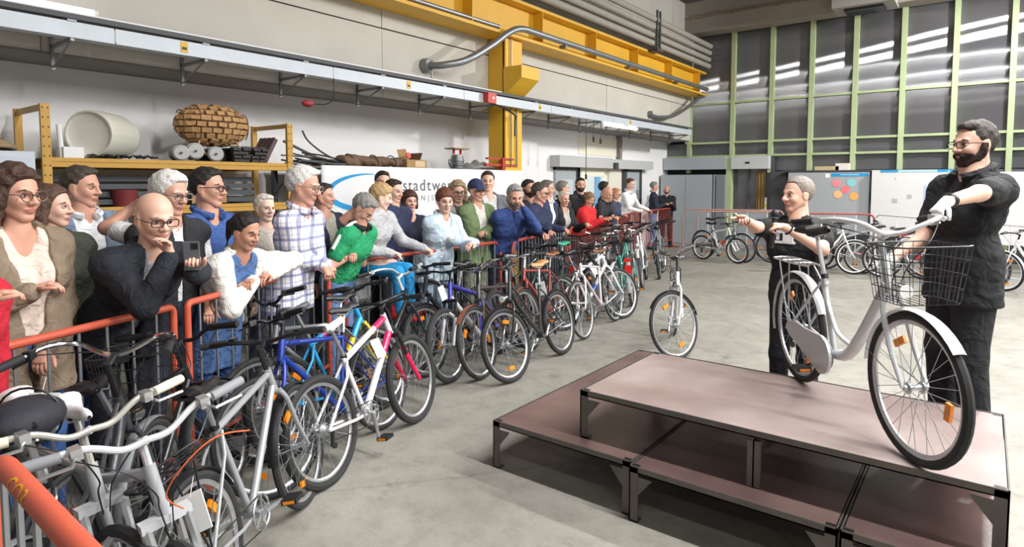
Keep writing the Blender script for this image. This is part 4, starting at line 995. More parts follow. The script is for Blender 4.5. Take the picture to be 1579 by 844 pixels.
# second rank next to the barrier, mostly bars and saddles
for k, (r_, f_, ln, lab, c, br, kw) in enumerate((
    ((-4.25, 5.4), (-4.33, 6.45), -7, 'dark green bicycle next to the barrier under the navy hooded man', '24382F', 'flat', dict(sad_c='202023')),
    ((-4.62, 7.55), (-4.45, 6.5), 8, 'grey bicycle with a blue and green cloth coloured saddle next to the barrier', '55585E', 'swept', dict(saddle='city', sad_c='2FA07A')),
    ((-4.58, 7.3), (-4.82, 8.33), -7, 'black mountain bike next to the barrier under the black cardigan woman', '1E1F22', 'flat', dict(fork='susp')),
    ((-5.05, 9.5), (-4.8, 8.5), 8, 'silver bicycle next to the barrier in front of the red jacket', 'A4A7AB', 'swept', dict(mud='A4A7AB', saddle='city')),
    ((-5.0, 9.3), (-5.3, 10.3), -7, 'navy bicycle next to the barrier before the bald leaning man', '26304A', 'rise', dict()),
    ((-5.62, 11.6), (-5.35, 10.6), 8, 'black bicycle with a wide white bar next to the barrier by the white shirt youth', '2B2D31', 'flat', dict(bar_c='E2E2E2')),
    ((-4.75, 10.7), (-5.1, 11.65), -6, 'grey bicycle second from the far end of the row', '7C8086', 'flat', dict(basket='front')))):
    bike(r_, f_, ln, lab, c, 'diamond' if k % 2 else 'mtb', bars=br, **kw)
# the bicycle being auctioned, and the one waiting behind the platform
bike((-.87, 4.03), (-.20, 3.12), 2, 'silver step-through city bicycle with front basket on the brown platform', 'C3C5C7', 'city', mud='C9CACC', rack='alu', basket='front', guard='C2C4C6', bars='swept', bar_c='C6C7C9', grip='1A1B1D', saddle='city', sad_c='17181C', lamp=2, Rw=.33, tr=.021, wb=1.12, z0=.586, steer=2, sh=.93, bh=1.0, crank_a=-2.4, group='bicycles in the open')
bike((-2.86, 6.88), (-2.45, 5.95), 0, 'white city bicycle with turned front wheel waiting behind the platform', 'D9DADC', 'diamond', bars='swept', grip='1A1B1D', mud='black', lamp=1, Rw=.345, tr=.018, steer=-44, bh=1.06, saddle='city', rack='black', group='bicycles in the open', basket=None)
# bicycles before the back wall
G2 = 'bicycles along the back barriers'
bike((-5.15, 14.0), (-4.32, 13.75), 3, 'white children\'s bicycle with red and blue bands at the left of the rear row', 'E2E2E4', 'kids', Rw=.285, tr=.024, wb=.92, stickers=[(.3, .6, 'C8242C'), (.62, .85, '2B3FA0')], fork='susp', fcol='D2D3D6', group=G2, refl=False, sh=.85, bh=.9, rim='EDEDED')
bike((-5.3, 14.35), (-4.2, 14.0), 5, 'grey bicycle standing behind the white children\'s bicycle', '8C9096', 'diamond', mud='A0A3A8', group=G2, bars='swept')
bike((-2.75, 14.1), (-3.75, 14.35), -5, 'black bicycle left of the man with the microphone in the rear row', '26272B', 'diamond', group=G2, mud='black', rim='C3C5C8')
bike((-2.95, 14.55), (-3.95, 14.8), -5, 'silver bicycle furthest back left of the man with the microphone', 'B5B8BC', 'step', group=G2, mud='B5B8BC')
bike((-2.98, 13.2), (-2.02, 13.5), 3, 'white city bicycle right of the man with the microphone in the rear row', 'EAEAEA', 'step', mud='EAEAEA', bars='swept', saddle='city', rim='EDEDED', group=G2, steer=6)
bike((-2.6, 14.0), (-1.55, 14.2), 4, 'pale grey bicycle behind the white city bicycle in the rear row', 'C4C6C8', 'mtb', group=G2, redback=1)
bike((-1.85, 13.75), (-.85, 13.85), 3, 'black and red bicycle with amber reflectors in the middle of the rear row', '2A2B2E', 'mtb', stickers=[(.5, .8, 'B3252C')], group=G2)
bike((-1.5, 13.4), (-.45, 13.4), 4, 'white and red sports bicycle seen behind the wire basket', 'DADBDD', 'diamond', stickers=[(.2, .4, 'C0313A')], group=G2, refl=True)
bike((-.9, 13.55), (.1, 13.1), 4, 'dark bicycle half hidden by the gloved man in the rear row', '3B3D42', 'diamond', group=G2)
bike((1.15, 12.35), (.28, 12.95), -4, 'white bicycle with red hub at the right edge of the photo', 'E5E5E6', 'step', mud='E8E8E8', rim='EDEDED', group=G2, redback=1)

# ================================================================== PEOPLE
def snet(F, o, h):
    S = F < 0
    nx, ny, nz = F.shape
    c = np.zeros((nx - 1, ny - 1, nz - 1), np.int8)
    offs = [(i, j, k) for i in (0, 1) for j in (0, 1) for k in (0, 1)]
    for (i, j, k) in offs: c += S[i:nx - 1 + i, j:ny - 1 + j, k:nz - 1 + k]
    act = (c > 0) & (c < 8)
    A = np.argwhere(act)
    idx = -np.ones(act.shape, np.int64); idx[act] = np.arange(len(A))
    V = np.stack([F[A[:, 0] + i, A[:, 1] + j, A[:, 2] + k] for (i, j, k) in offs], 1)
    pos = np.zeros((len(A), 3)); cnt = np.zeros(len(A)); OF = np.array(offs, float)
    for a in range(8):
        for b in range(a + 1, 8):
            if np.abs(OF[a] - OF[b]).sum() != 1: continue
            m = (V[:, a] < 0) != (V[:, b] < 0)
            d = V[:, a] - V[:, b]; t = np.where(m, V[:, a] / np.where(np.abs(d) < 1e-9, 1e-9, d), 0)
            p = OF[a] + (OF[b] - OF[a]) * t[:, None]
            pos += p * m[:, None]; cnt += m
    pos /= cnt[:, None]
    verts = (A + pos) * h + np.array(o)
    quads = []
    for ax in range(3):
        sl0 = [slice(None)] * 3; sl1 = [slice(None)] * 3
        sl0[ax] = slice(0, -1); sl1[ax] = slice(1, None)
        x = S[tuple(sl0)] != S[tuple(sl1)]
        E = np.argwhere(x); b, c_ = (ax + 1) % 3, (ax + 2) % 3
        ok = (E[:, b] >= 1) & (E[:, c_] >= 1) & (E[:, b] < F.shape[b] - 1) & (E[:, c_] < F.shape[c_] - 1)
        E = E[ok]
        def cell(db, dc):
            q = E.copy(); q[:, b] -= db; q[:, c_] -= dc
            return idx[q[:, 0], q[:, 1], q[:, 2]]
        Q = np.stack([cell(1, 1), cell(0, 1), cell(0, 0), cell(1, 0)], 1)
        flip = ~S[E[:, 0], E[:, 1], E[:, 2]]
        Q[flip] = Q[flip][:, ::-1]
        quads.append(Q)
    Q = np.concatenate(quads); Q = Q[(Q >= 0).all(1)]
    return verts, Q
class Field:
    def __init__(s, lo, hi, h):
        s.h = h; s.o = np.array(lo, float); n = np.ceil((np.array(hi) - s.o) / h).astype(int) + 1
        s.ax = [s.o[i] + h * np.arange(n[i]) for i in range(3)]
        s.F = np.full(tuple(n), 1.0)
    def win(s, lo, hi):
        sl = []
        for i in range(3):
            a = int(np.clip(math.floor((lo[i] - s.o[i]) / s.h), 0, s.F.shape[i])); b = int(np.clip(math.ceil((hi[i] - s.o[i]) / s.h) + 1, 0, s.F.shape[i]))
            sl.append(slice(a, b))
        X = s.ax[0][sl[0]][:, None, None]; Y = s.ax[1][sl[1]][None, :, None]; Z = s.ax[2][sl[2]][None, None, :]
        return tuple(sl), X, Y, Z
    def put(s, sl, d, k, op):
        f = s.F[sl]
        if f.size == 0: return
        if op == 'u':
            if k > 0:
                t = np.clip(.5 + .5 * (f - d) / k, 0, 1); s.F[sl] = f * (1 - t) + d * t - k * t * (1 - t)
            else: s.F[sl] = np.minimum(f, d)
        elif op == 's':
            if k > 0:
                t = np.clip(.5 - .5 * (f + d) / k, 0, 1); s.F[sl] = f * (1 - t) + (-d) * t + k * t * (1 - t)
            else: s.F[sl] = np.maximum(f, -d)
    def cap(s, a, b, ra, rb=None, k=.03, op='u'):
        a = np.array(a, float); b = np.array(b, float); rb = ra if rb is None else rb
        m = max(ra, rb) + k + 3 * s.h
        sl, X, Y, Z = s.win(np.minimum(a, b) - m, np.maximum(a, b) + m)
        ab = b - a; L2 = max(1e-9, ab @ ab)
        t = np.clip(((X - a[0]) * ab[0] + (Y - a[1]) * ab[1] + (Z - a[2]) * ab[2]) / L2, 0, 1)
        d = np.sqrt((X - a[0] - t * ab[0]) ** 2 + (Y - a[1] - t * ab[1]) ** 2 + (Z - a[2] - t * ab[2]) ** 2) - (ra + (rb - ra) * t)
        s.put(sl, d, k, op); return s
    def ell(s, c, r, k=.03, op='u', M=None):
        c = np.array(c, float); r = np.array(r, float); m = max(r) + k + 3 * s.h
        sl, X, Y, Z = s.win(c - m, c + m)
        x, y, z = X - c[0], Y - c[1], Z - c[2]
        if M is not None:
            x, y, z = (M[0][i] * x + M[1][i] * y + M[2][i] * z for i in range(3))
        q = np.sqrt((x / r[0]) ** 2 + (y / r[1]) ** 2 + (z / r[2]) ** 2)
        d = (q - 1) * min(r) * (.6 + .4 * max(r) / min(r) * 0 + .4)
        s.put(sl, d, k, op); return s
    def half(s, p, n):   # keep the side where (x-p).n < 0
        X = s.ax[0][:, None, None]; Y = s.ax[1][None, :, None]; Z = s.ax[2][None, None, :]
        d = (X - p[0]) * n[0] + (Y - p[1]) * n[1] + (Z - p[2]) * n[2]
        s.F = np.maximum(s.F, d); return s
    def coords(s): return s.ax[0][:, None, None], s.ax[1][None, :, None], s.ax[2][None, None, :]
    def mesh(s): return snet(s.F, s.o, s.h)
# ---------------- head templates (unit: head height 1, x forward, y left, z up, origin between the ears)
HT = {}
def head_template(sex, h):
    key = (sex, h)
    if key in HT: return HT[key]
    f = Field((-.62, -.5, -.95), (.62, .5, .62), h); fem = sex != 'm'
    f.ell((-.06, 0, .13), (.40, .325, .37), 0)
    f.ell((.08, 0, -.10), (.27, .265, .37), .08)
    jw = .20 if fem else .225
    f.cap((.0, jw, -.20), (.22, .06, -.41), .085, .075, .09).cap((.0, -jw, -.20), (.22, -.06, -.41), .085, .075, .09)
    f.cap((.24, .03, -.40), (.24, -.03, -.40), .075 if not fem else .065, None, .06)
    f.cap((.28, .14, .075), (.33, .0, .06), .055 if not fem else .045, .05, .06).cap((.28, -.14, .075), (.33, .0, .06), .055 if not fem else .045, .05, .06)
    for s in (-1, 1):
        f.ell((.22, s * .155, -.12), (.11, .09, .10), .08)
        f.ell((.365, s * .135, .0), (.07, .085, .05), .05, 's')
        f.ell((-.03, s * .325, -.03), (.085, .04, .135), .03)
        f.ell((-.0, s * .37, -.03), (.045, .025, .085), .02, 's')
    f.cap((.345, 0, .04), (.43, 0, -.12), .032, .052, .04)
    for s in (-1, 1): f.ell((.375, s * .055, -.135), (.055, .042, .04), .03)
    f.ell((.325, 0, -.245), (.055, .105, .032), .03).ell((.315, 0, -.295), (.055, .09, .035), .03)
    f.cap((.40, .09, -.268), (.40, -.09, -.268), .022, None, .02, 's')
    f.cap((-.09, 0, -.30), (-.15, 0, -.95), .205 if not fem else .175, .235 if not fem else .19, .10)
    f.half((0, 0, -.86), (0, 0, -1))
    v, q = f.mesh()
    c = v[q].mean(1); m = np.zeros(len(q), int)
    lips = (np.abs(c[:, 2] + .27) < .055) & (np.abs(c[:, 2] + .27) < .042) & (np.abs(c[:, 1]) < .105 - np.abs(c[:, 2] + .27)) & (c[:, 0] > .29)
    X, Y, Z = f.coords()
    g = Z - np.interp(X, [-.06, -.03, .06, .11, .17, .24, .5], [-.6, .02, .02, -.14, -.235, -.195, -.19])
    g2 = np.maximum(-.03 - X + np.clip(-.30 - Z, 0, 1) * .9, -.50 - Z)
    lm = np.sqrt(((X - .34) / .12) ** 2 + (Y / .10) ** 2 + ((Z + .27) / .04) ** 2) - 1
    f.F = np.maximum(np.maximum(f.F - .02, np.maximum(g, g2) * .6), -lm * .04)
    bv = f.mesh() if sex == 'm' else None
    HT[key] = (v, q, c, lips); HT[('beard',) + key] = bv; return HT[key]
def hair_template(kind, h):
    key = ('hair', kind, h)
    if key in HT: return HT[key]
    f = Field((-.85, -.75, -1.5), (.62, .75, .72), h)
    t = dict(buzz=.024, short=.032, side=.036, full=.065, bob=.06, long=.05, curly=.085, pony=.03, fringe=.05, balding=.03, boy=.055)[kind]
    f.ell((-.07, 0, .14), (.405 + t, .335 + t * (.55 if kind in ('short', 'side', 'boy') else 1), .375 + t), 0)
    if kind in ('side', 'full', 'short', 'boy'): f.ell((.16, .03, .40), (.18, .22, .08 + t * .4), .06)
    if kind == 'bob':
        for s in (-1, 1): f.cap((-.02, s * .30, .1), (.04, s * .33, -.32), .12, .10, .08)
        f.cap((-.25, .15, .0), (-.27, .15, -.34), .2, .16, .1).cap((-.25, -.15, .0), (-.27, -.15, -.34), .2, .16, .1)
    if kind in ('long', 'curly'):
        e = -.75 if kind == 'long' else -.45; r_ = .13 if kind == 'long' else .17
        for s in (-1, 1): f.cap((-.05, s * .31, .1), (-.03, s * .36, e), r_, r_ * .8, .1).cap((-.25, s * .2, .0), (-.26, s * .25, e - .12), .2, .15, .1)
    if kind == 'pony': f.ell((-.52, 0, .06), (.13, .13, .14), .08).cap((-.55, 0, .0), (-.5, 0, -.6), .1, .05, .05)
    X, Y, Z = f.coords()
    zs = np.array([-1.6, -.36, -.30, -.12, -.06, .10, .26, .34, .42, .8])
    prof = dict(
        balding=[-.5, -.5, -.27, -.12, .02, .05, -.2, -.9, -.9, -.9],
        buzz=[-.5, -.5, -.25, -.13, .05, .10, .17, .21, 1, 1], short=[-.5, -.5, -.25, -.13, .06, .13, .22, .27, 1, 1], side=[-.5, -.5, -.25, -.13, .06, .13, .22, .28, 1, 1],
        full=[-.5, -.5, -.30, -.1, .06, .14, .24, .30, 1, 1], boy=[-.5, -.5, -.34, -.1, .08, .18, .33, 1, 1, 1], pony=[-.5, -.5, -.28, -.14, .02, .16, .22, .28, 1, 1],
        bob=[.08, .08, .1, .13, .14, .18, .36, 1, 1, 1], fringe=[-.5, -.5, -.34, -.1, .1, .2, .38, 1, 1, 1], long=[.07, .07, .08, .10, .12, .15, .22, .29, 1, 1], curly=[.1, .1, .12, .13, .15, .18, .25, .34, 1, 1])[kind]
    xm = np.interp(Z, zs, prof)
    lump = .018 * np.sin(X * 23 + Z * 5) * np.sin(Y * 19 + 1) * np.sin(Z * 21 + 2)
    if kind == 'curly': lump = lump * 2.2 + .03 * np.sin(X * 15) * np.sin(Y * 13 + .5) * np.sin(Z * 14)
    if kind == 'buzz': lump = 0
    tp = min(.034, t * .95) if kind not in ('bob', 'long', 'curly', 'fringe') else .02
    f.F = np.maximum(f.F + lump + tp * np.clip(1 - (xm - X) / .16, 0, 1), (X - xm) * .75)
    if kind in ('bob', 'long', 'curly'):
        fc = Field((-.85, -.75, -1.5), (.62, .75, .72), h); fc.ell((.22, 0, -.32), (.28, .235, .55), 0); fc.cap((-.1, 0, -.3), (-.15, 0, -1.2), .17, .2, .02)
        f.F = np.maximum(f.F, -fc.F)
    v, q = f.mesh(); HT[key] = (v, q); return HT[key]
def glasses_mb(round_=False, rim=.012):
    mb = MB()
    for s in (-1, 1):
        pts = []
        for i in range(16):
            a = 2 * math.pi * i / 16; ca, sa = math.cos(a), math.sin(a)
            e = .5 if not round_ else 1
            pts.append((.415 - .02 * abs(s * .14 + .105 * ca) , s * .145 + .115 * abs(ca) ** e * (1 if ca > 0 else -1), -.005 + (.07 if not round_ else .095) * abs(sa) ** e * (1 if sa > 0 else -1)))
        mb.tube(pts, rim, 5, closed=True)
        mb.tube([(.40, s * .255, .01), (.3, s * .32, .02), (-.02, s * .345, .01), (-.1, s * .335, -.04)], rim * .8, 4)
    mb.tube([(.425, .035, .015), (.435, 0, .025), (.425, -.035, .015)], rim, 5)
    return mb
def np_mesh(name, v, q, mats, mi=None, smooth=True):
    me = bpy.data.meshes.new(name)
    me.vertices.add(len(v)); me.vertices.foreach_set('co', np.asarray(v, np.float32).ravel())
    me.loops.add(q.size); me.loops.foreach_set('vertex_index', q.astype(np.int32).ravel())
    me.polygons.add(len(q)); me.polygons.foreach_set('loop_start', np.arange(0, q.size, 4, dtype=np.int32)); 
    if not isinstance(mats, (list, tuple)): mats = [mats]
    for m in mats: me.materials.append(m)
    if mi is not None: me.polygons.foreach_set('material_index', np.asarray(mi, np.int32))
    me.polygons.foreach_set('use_smooth', np.full(len(q), smooth))
    me.update(calc_edges=True); me.validate()
    return me
def relax(v, q, it=1, lam=.5):
    for _ in range(it):
        acc = np.zeros_like(v); n = np.zeros(len(v))
        for i in range(4):
            for j in (1, 3):
                np.add.at(acc, q[:, i], v[q[:, (i + j) % 4]]); np.add.at(n, q[:, i], 1)
        v = v + lam * (acc / np.maximum(n, 1)[:, None] - v)
    return v
def V3(*a): return np.array(a, float)
def unit(a): return a / max(1e-9, np.linalg.norm(a))
SKIN = {'a': 'D9A38B', 'b': 'E0B29D', 'c': 'C59077', 'd': 'D09C86', 'e': 'E9C4B2'}
def cloth(name, c, rough=.85, k=14, bump=.35):
    new = (name, c, rough, 0, k, .14, 1.0, None) not in MC
    m = mat(name, c, rough, 0, k, 0.14, 1.0)
    nt = m.node_tree
    if new:
        for n in nt.nodes:
            if n.type == 'BUMP': n.inputs['Distance'].default_value = .024
            if n.type == 'TEX_NOISE': n.inputs['Distortion'].default_value = 1.2; n.inputs['Detail'].default_value = 3; n.inputs['Roughness'].default_value = .45
    return m
def plaid(base, c1, c2):
    m = bpy.data.materials.new('plaid_cloth'); m.use_nodes = True; nt = m.node_tree; b = nt.nodes['Principled BSDF']; N = nt.nodes.new; L = nt.links.new
    tc = N('ShaderNodeTexCoord'); sp = N('ShaderNodeSeparateXYZ'); L(tc.outputs['Object'], sp.inputs[0])
    ad = N('ShaderNodeMath'); ad.operation = 'ADD'; L(sp.outputs['X'], ad.inputs[0]); L(sp.outputs['Y'], ad.inputs[1])
    prev = None
    for src, col, sc, wd in ((ad.outputs[0], c1, 11, .30), (sp.outputs['Z'], c1, 11, .22), (ad.outputs[0], c2, 22, .14), (sp.outputs['Z'], c2, 22, .14)):
        mu = N('ShaderNodeMath'); mu.operation = 'MULTIPLY'; mu.inputs[1].default_value = sc; L(src, mu.inputs[0])
        fr = N('ShaderNodeMath'); fr.operation = 'FRACT'; L(mu.outputs[0], fr.inputs[0])
        lt = N('ShaderNodeMath'); lt.operation = 'LESS_THAN'; lt.inputs[1].default_value = wd; L(fr.outputs[0], lt.inputs[0])
        ml = N('ShaderNodeMath'); ml.operation = 'MULTIPLY'; ml.inputs[1].default_value = .62; L(lt.outputs[0], ml.inputs[0])
        mx = N('ShaderNodeMixRGB'); L(ml.outputs[0], mx.inputs['Fac']); mx.inputs['Color2'].default_value = lin(col)
        if prev is None: mx.inputs['Color1'].default_value = lin(base)
        else: L(prev, mx.inputs['Color1'])
        prev = mx.outputs['Color']
    L(prev, b.inputs['Base Color']); b.inputs['Roughness'].default_value = .85
    return m
SHOE = None
def shoe_mesh(c):
    f = Field((-.13, -.08, -.01), (.22, .08, .16), .012)
    f.cap((-.06, 0, .045), (.13, 0, .035), .045, .038, .02).cap((-.05, 0, .05), (-.06, 0, .12), .045, .045, .03).half((0, 0, .0), (0, 0, -1))
    v, q = f.mesh(); return np_mesh('shoe', v, q, mat('shoe_leather', c, .5))
SHM = {}
def ik(S, T, a, b, pole):
    d = T - S; L = np.linalg.norm(d)
    if L > (a + b) * .995: T = S + d / L * (a + b) * .995; d = T - S; L = np.linalg.norm(d)
    L = max(L, abs(a - b) + .02); x = (a * a - b * b + L * L) / (2 * L); hh = math.sqrt(max(0, a * a - x * x)); n = d / np.linalg.norm(d)
    p = pole - n * (pole @ n); p = unit(p)
    return S + n * x + p * hh, T
def person(head, yaw, label, lean=4, hyaw=0, hpitch=0, sex='m', skin='b', hair=('short', '3A2C24'), top=None, jacket=None, legs='23262E', arms=None, lod=.016, hs=1.0, wide=1.0, glasses=None, beard=None,
           cap=None, seat=None, shoes='2A2624', z0=0.0, roll=0, group='spectators at the barriers', extras=None, hem=None, curl=.8, gloves=None, fat=1.0, baggy=1.0):
    hx, hy, hz = head; hz -= z0
    yw = R(yaw); f = V3(math.cos(yw), math.sin(yw), 0); l = V3(-math.sin(yw), math.cos(yw), 0); up = V3(0, 0, 1)
    sL, cL = math.sin(R(lean)), math.cos(R(lean)); sN, cN = math.sin(R(lean * .45)), math.cos(R(lean * .45))
    if seat is None: H = hz / (.53 + .29 * cL + .115 * cN + .065)
    else: H = (hz - seat) / (.02 + .29 * cL + .115 * cN + .065)
    hh = .135 * H * hs
    P = V3(0, 0, .53 * H if seat is None else seat + .02 * H); sd = sL * f + cL * up; nd = sN * f + cN * up
    C = P + .29 * H * sd; HC = C + .115 * H * nd
    off = HC[:2]; rootxy = V3(hx, hy, 0)[:2] - off
    root = thing('person', label, 'person', (rootxy[0], rootxy[1], z0), 0, group)
    sw = (.104 if sex == 'm' else .090) * H * wide
    roll_l = unit(l + math.tan(R(roll)) * up)
    SH = {1: C + roll_l * sw - .026 * H * sd, -1: C - roll_l * sw - .026 * H * sd}
    arms = dict(arms or {})
    A1, A2 = .175 * H, .152 * H
    EL, WR, HD = {}, {}, {}
    for s in (1, -1):
        a = arms.get(s, (.04, .15, .47))
        if isinstance(a[0], tuple):
            q_ = V3(*a[0]) - V3(rootxy[0], rootxy[1], z0); a = ((q_ @ f), s * (q_ @ l), max(.62, q_[2])) + tuple(a[1:])
        arms[s] = a; tgt = a[:3]; pole = a[3] if len(a) > 3 else None
        T = tgt[0] * f + tgt[1] * s * l + V3(0, 0, tgt[2] * H if tgt[2] <= .61 and not (len(a) > 5) else tgt[2] - z0 * 0)
        if a[2] > .61: T = tgt[0] * f + tgt[1] * s * l + V3(0, 0, tgt[2])
        pl = (-.5 * f + .35 * s * l - .7 * up) if pole is None else (pole[0] * f + pole[1] * s * l + pole[2] * up)
        EL[s], WR[s] = ik(SH[s], T, A1, A2, pl)
        HD[s] = unit(WR[s] - EL[s]) if len(a) < 5 or a[4] is None else unit(a[4][0] * f + a[4][1] * s * l + a[4][2] * up)
    hipw = .052 * H * (1 if sex == 'm' else 1.08)
    HP, KN, AN = {}, {}, {}
    for s in (1, -1):
        HP[s] = P + l * s * hipw
        if seat is None:
            KN[s] = V3(0, 0, .285 * H) + l * s * (hipw + .01) + .02 * f; AN[s] = V3(0, 0, .05 * H) + l * s * (hipw + .03) - .02 * f
        else:
            KN[s] = HP[s] + f * .23 * H + l * s * .02 - up * .05 * H; AN[s] = KN[s] - up * .24 * H + f * .02 * H
    bulk = fat
    def torso(F, t, k=.06):
        w = sw * .62
        F.cap(SH[1] - sd * .01, SH[-1] - sd * .01, .032 * H + t, None, k)
        for s in (1, -1): F.cap(C + nd * .02 * H, SH[s], .022 * H + t, .028 * H + t, k)
        ch = P + sd * .20 * H; wa = P + sd * .09 * H; be = P + sd * .03 * H
        F.cap(ch + l * w * .85, ch - l * w * .85, .052 * H * bulk + t, None, k)
        F.cap(ch + l * w * .75 - sd * .03 * H + f * .014 * H, ch - l * w * .75 - sd * .03 * H + f * .014 * H, .048 * H * bulk + t, None, k)
        F.cap(wa + l * w * .62, wa - l * w * .62, .050 * H * bulk + t, None, k)
        F.cap(be + l * hipw * .9, be - l * hipw * .9, .055 * H * bulk + t, None, k)
        if sex == 'f':
            for s in (1, -1): F.ell(ch + l * s * .045 * H + f * .040 * H - sd * .012 * H, (.036 * H + t,) * 3, .04)
    pts = np.array([P, C, HC] + [x for D_ in (SH, EL, WR, HP, KN, AN) for x in D_.values()] + [WR[s] + HD[s] * .1 for s in (1, -1)])
    lo, hi = pts.min(0) - .22, pts.max(0) + .22
    # ---- body: one continuous skin surface
    F = Field(np.array([lo[0], lo[1], .0]), np.array([hi[0], hi[1], C[2] + .12 * H if max(WR[1][2], WR[-1][2], EL[1][2], EL[-1][2]) < C[2] else hi[2]]), lod)
    torso(F, -.012, .05)
    for s in (1, -1):
        F.cap(SH[s], EL[s], .027 * H * (1 if sex == 'm' else .88), .023 * H, .03).cap(EL[s], WR[s], .0235 * H, .0155 * H, .02)
        F.cap(HP[s], KN[s], .048 * H, .032 * H, .03).cap(KN[s], AN[s], .032 * H, .022 * H, .03)
    F.cap(C - sd * .03 * H, C + nd * .07 * H, .034 * H * (1 if sex == 'm' else .86), None, .04)
    hand_dirs = {}
    for s in (1, -1):
        d = HD[s]; side = np.cross(d, up); side = unit(side) if np.linalg.norm(side) > .1 else l
        nrm = unit(np.cross(side, d))
        pc = WR[s] + d * .045
        F.cap(WR[s], WR[s] + d * .03, .021, .024, .02)
        for w_ in (-.022, 0, .022): F.cap(WR[s] + d * .03 + side * w_ * .7, WR[s] + d * .078 + side * w_, .0145, .0135, .015)
        hand_dirs[s] = (d, side, nrm)
    v, q = F.mesh(); v = relax(v, q, 1)
    VS = [v]; QS = [q]; MI = [np.zeros(len(q), int)]; base = len(v)
    if gloves:
        c = v[q].mean(1)
        for s in (1, -1): MI[0][((c - WR[s]) @ HD[s] > -.01) & (np.linalg.norm(c - WR[s] - HD[s] * .05, axis=1) < .1)] = 6
    # fingers and thumb: tapered chains rooted in the palm
    for s in (1, -1):
        d, side, nrm = hand_dirs[s]; cu = arms.get(s, (0,) * 3); mode = arms[s][5] if s in arms and len(arms[s]) > 5 else 'curl'
        mb = MB(); q0 = WR[s] + d * .075
        for i, (w_, L_) in enumerate(((-.0245, .062), (-.008, .074), (.009, .070), (.0245, .056))):
            w__ = w_ * (s if True else 1)
            bend = {'curl': (.5, .75, .6), 'flat': (.12, .15, .12), 'grip': (.95, 1.2, .9), 'point': ((.02, .03, .03) if i == 0 else (1.1, 1.4, 1.0))}[mode]
            p = q0 + side * w__ - d * .012; path = [p]; ang = 0
            for j, sg in enumerate((.45, .32, .23)):
                ang += bend[j]; dd = d * math.cos(ang) - nrm * math.sin(ang); p = p + dd * L_ * sg * 1.25; path.append(p)
            mb.tube(path, [.0098, .0094, .0085, .0065], 6)
        tb = WR[s] + d * .03 - side * .024 * s; td = unit(d * .7 - side * .75 * s - nrm * .25)
        t2 = unit(d * .9 - side * .3 * s - nrm * (.35 if mode != 'grip' else .9))
        mb.tube([tb, tb + td * .035, tb + td * .035 + t2 * .03, tb + td * .035 + t2 * .052], [.0125, .0115, .0105, .0075], 6)
        vv = np.array([tuple(x) for x in mb.v]); ff = [list(x) for x in mb.f]
        qq = np.array([x if len(x) == 4 else x[:4] for x in ff if len(x) == 4] + [x for y in ff if len(y) == 6 for x in ([y[0], y[1], y[2], y[3]], [y[0], y[3], y[4], y[5]])], int)
        VS.append(vv); QS.append(qq + base); base += len(vv); MI.append(np.full(len(qq), 6 if gloves else 0))
    # head
    ht = .018 if lod <= .013 else (.026 if lod <= .017 else .04)
    hv, hq, hc, lips = head_template(sex, ht)
    hyw = yw + R(hyaw); hp = R(hpitch + lean * .45)
    hf = V3(math.cos(hyw) * math.cos(hp), math.sin(hyw) * math.cos(hp), -math.sin(hp)); hl = V3(-math.sin(hyw), math.cos(hyw), 0); hu = np.cross(hf, hl)
    if roll:
        a = R(roll); hl, hu = hl * math.cos(a) + hu * math.sin(a), hu * math.cos(a) - hl * math.sin(a)
    HM = np.stack([hf, hl, hu])
    tf = lambda x: (np.asarray(x) * np.array([1, wide ** .3, 1])) @ HM * hh + HC
    hm = np.zeros(len(hq), int); hm[lips] = 1
    VS.append(tf(hv)); QS.append(hq + base); MI.append(hm); base += len(hv)
    hairc = hair[1] if hair else '9A8A7A'
    mb = MB(); mis = []
    for s in (-1, 1):
        n0 = len(mb.f); mb.sphere((.302, s * .137, -.004), .05, 10, 7, (1, 1.05, .55)); mis += [2] * (len(mb.f) - n0)
        n0 = len(mb.f); mb.sphere((.331, s * .130, -.004), .030, 8, 5, (1, 1, .9)); mis += [3] * (len(mb.f) - n0)
        n0 = len(mb.f); mb.tube([(.352, s * .085, .012), (.362, s * .13, .030), (.335, s * .185, .012)], [.006, .009, .005], 5); mis += [3] * (len(mb.f) - n0)
        n0 = len(mb.f); mb.tube([(.335, s * .06, .085), (.345, s * .13, .105), (.295, s * .215, .085)], [.014, .018, .008], 5, flat=1.0); mis += [4] * (len(mb.f) - n0)
    vv = tf([tuple(x) for x in mb.v]); qq, mm = [], []
    for x, m_ in zip(mb.f, mis):
        x = list(x)
        if len(x) == 3: qq.append([x[0], x[1], x[2], x[2]]); 
        elif len(x) == 4: qq.append(x)
        else: continue
        mm.append(m_)
    tri = [i for i, x in enumerate(qq) if x[2] == x[3]]
    keep = [i for i in range(len(qq)) if i not in set(tri)]
    VS.append(vv); QS.append(np.array([qq[i] for i in keep]) + base); MI.append(np.array([mm[i] for i in keep])); base += len(vv)
    skc = SKIN.get(skin, skin)
    sm_ = mat('skin_' + skin, skc, .5, 0, 12, .06)
    lipm = mat('lips_' + skin, {'a': 'B87468', 'b': 'C4857A', 'c': 'A86A5A', 'd': 'B47668', 'e': 'C98A80'}.get(skin, 'B86A60'), .45)
    mats = [sm_, lipm, mat('eye_white', 'CFC7BE', .35), mat('iris', '2F2620', .25), mat('brow_' + hairc, hairc, .8), mat('beard_' + (beard or '000000'), beard or '000000', .9, 0, 60, .2), mat('glove_cloth', gloves or 'EEEEEE', .8)]
    me = np_mesh('body', np.concatenate(VS), np.concatenate(QS), mats, np.concatenate(MI))
    obj('body', me, root)
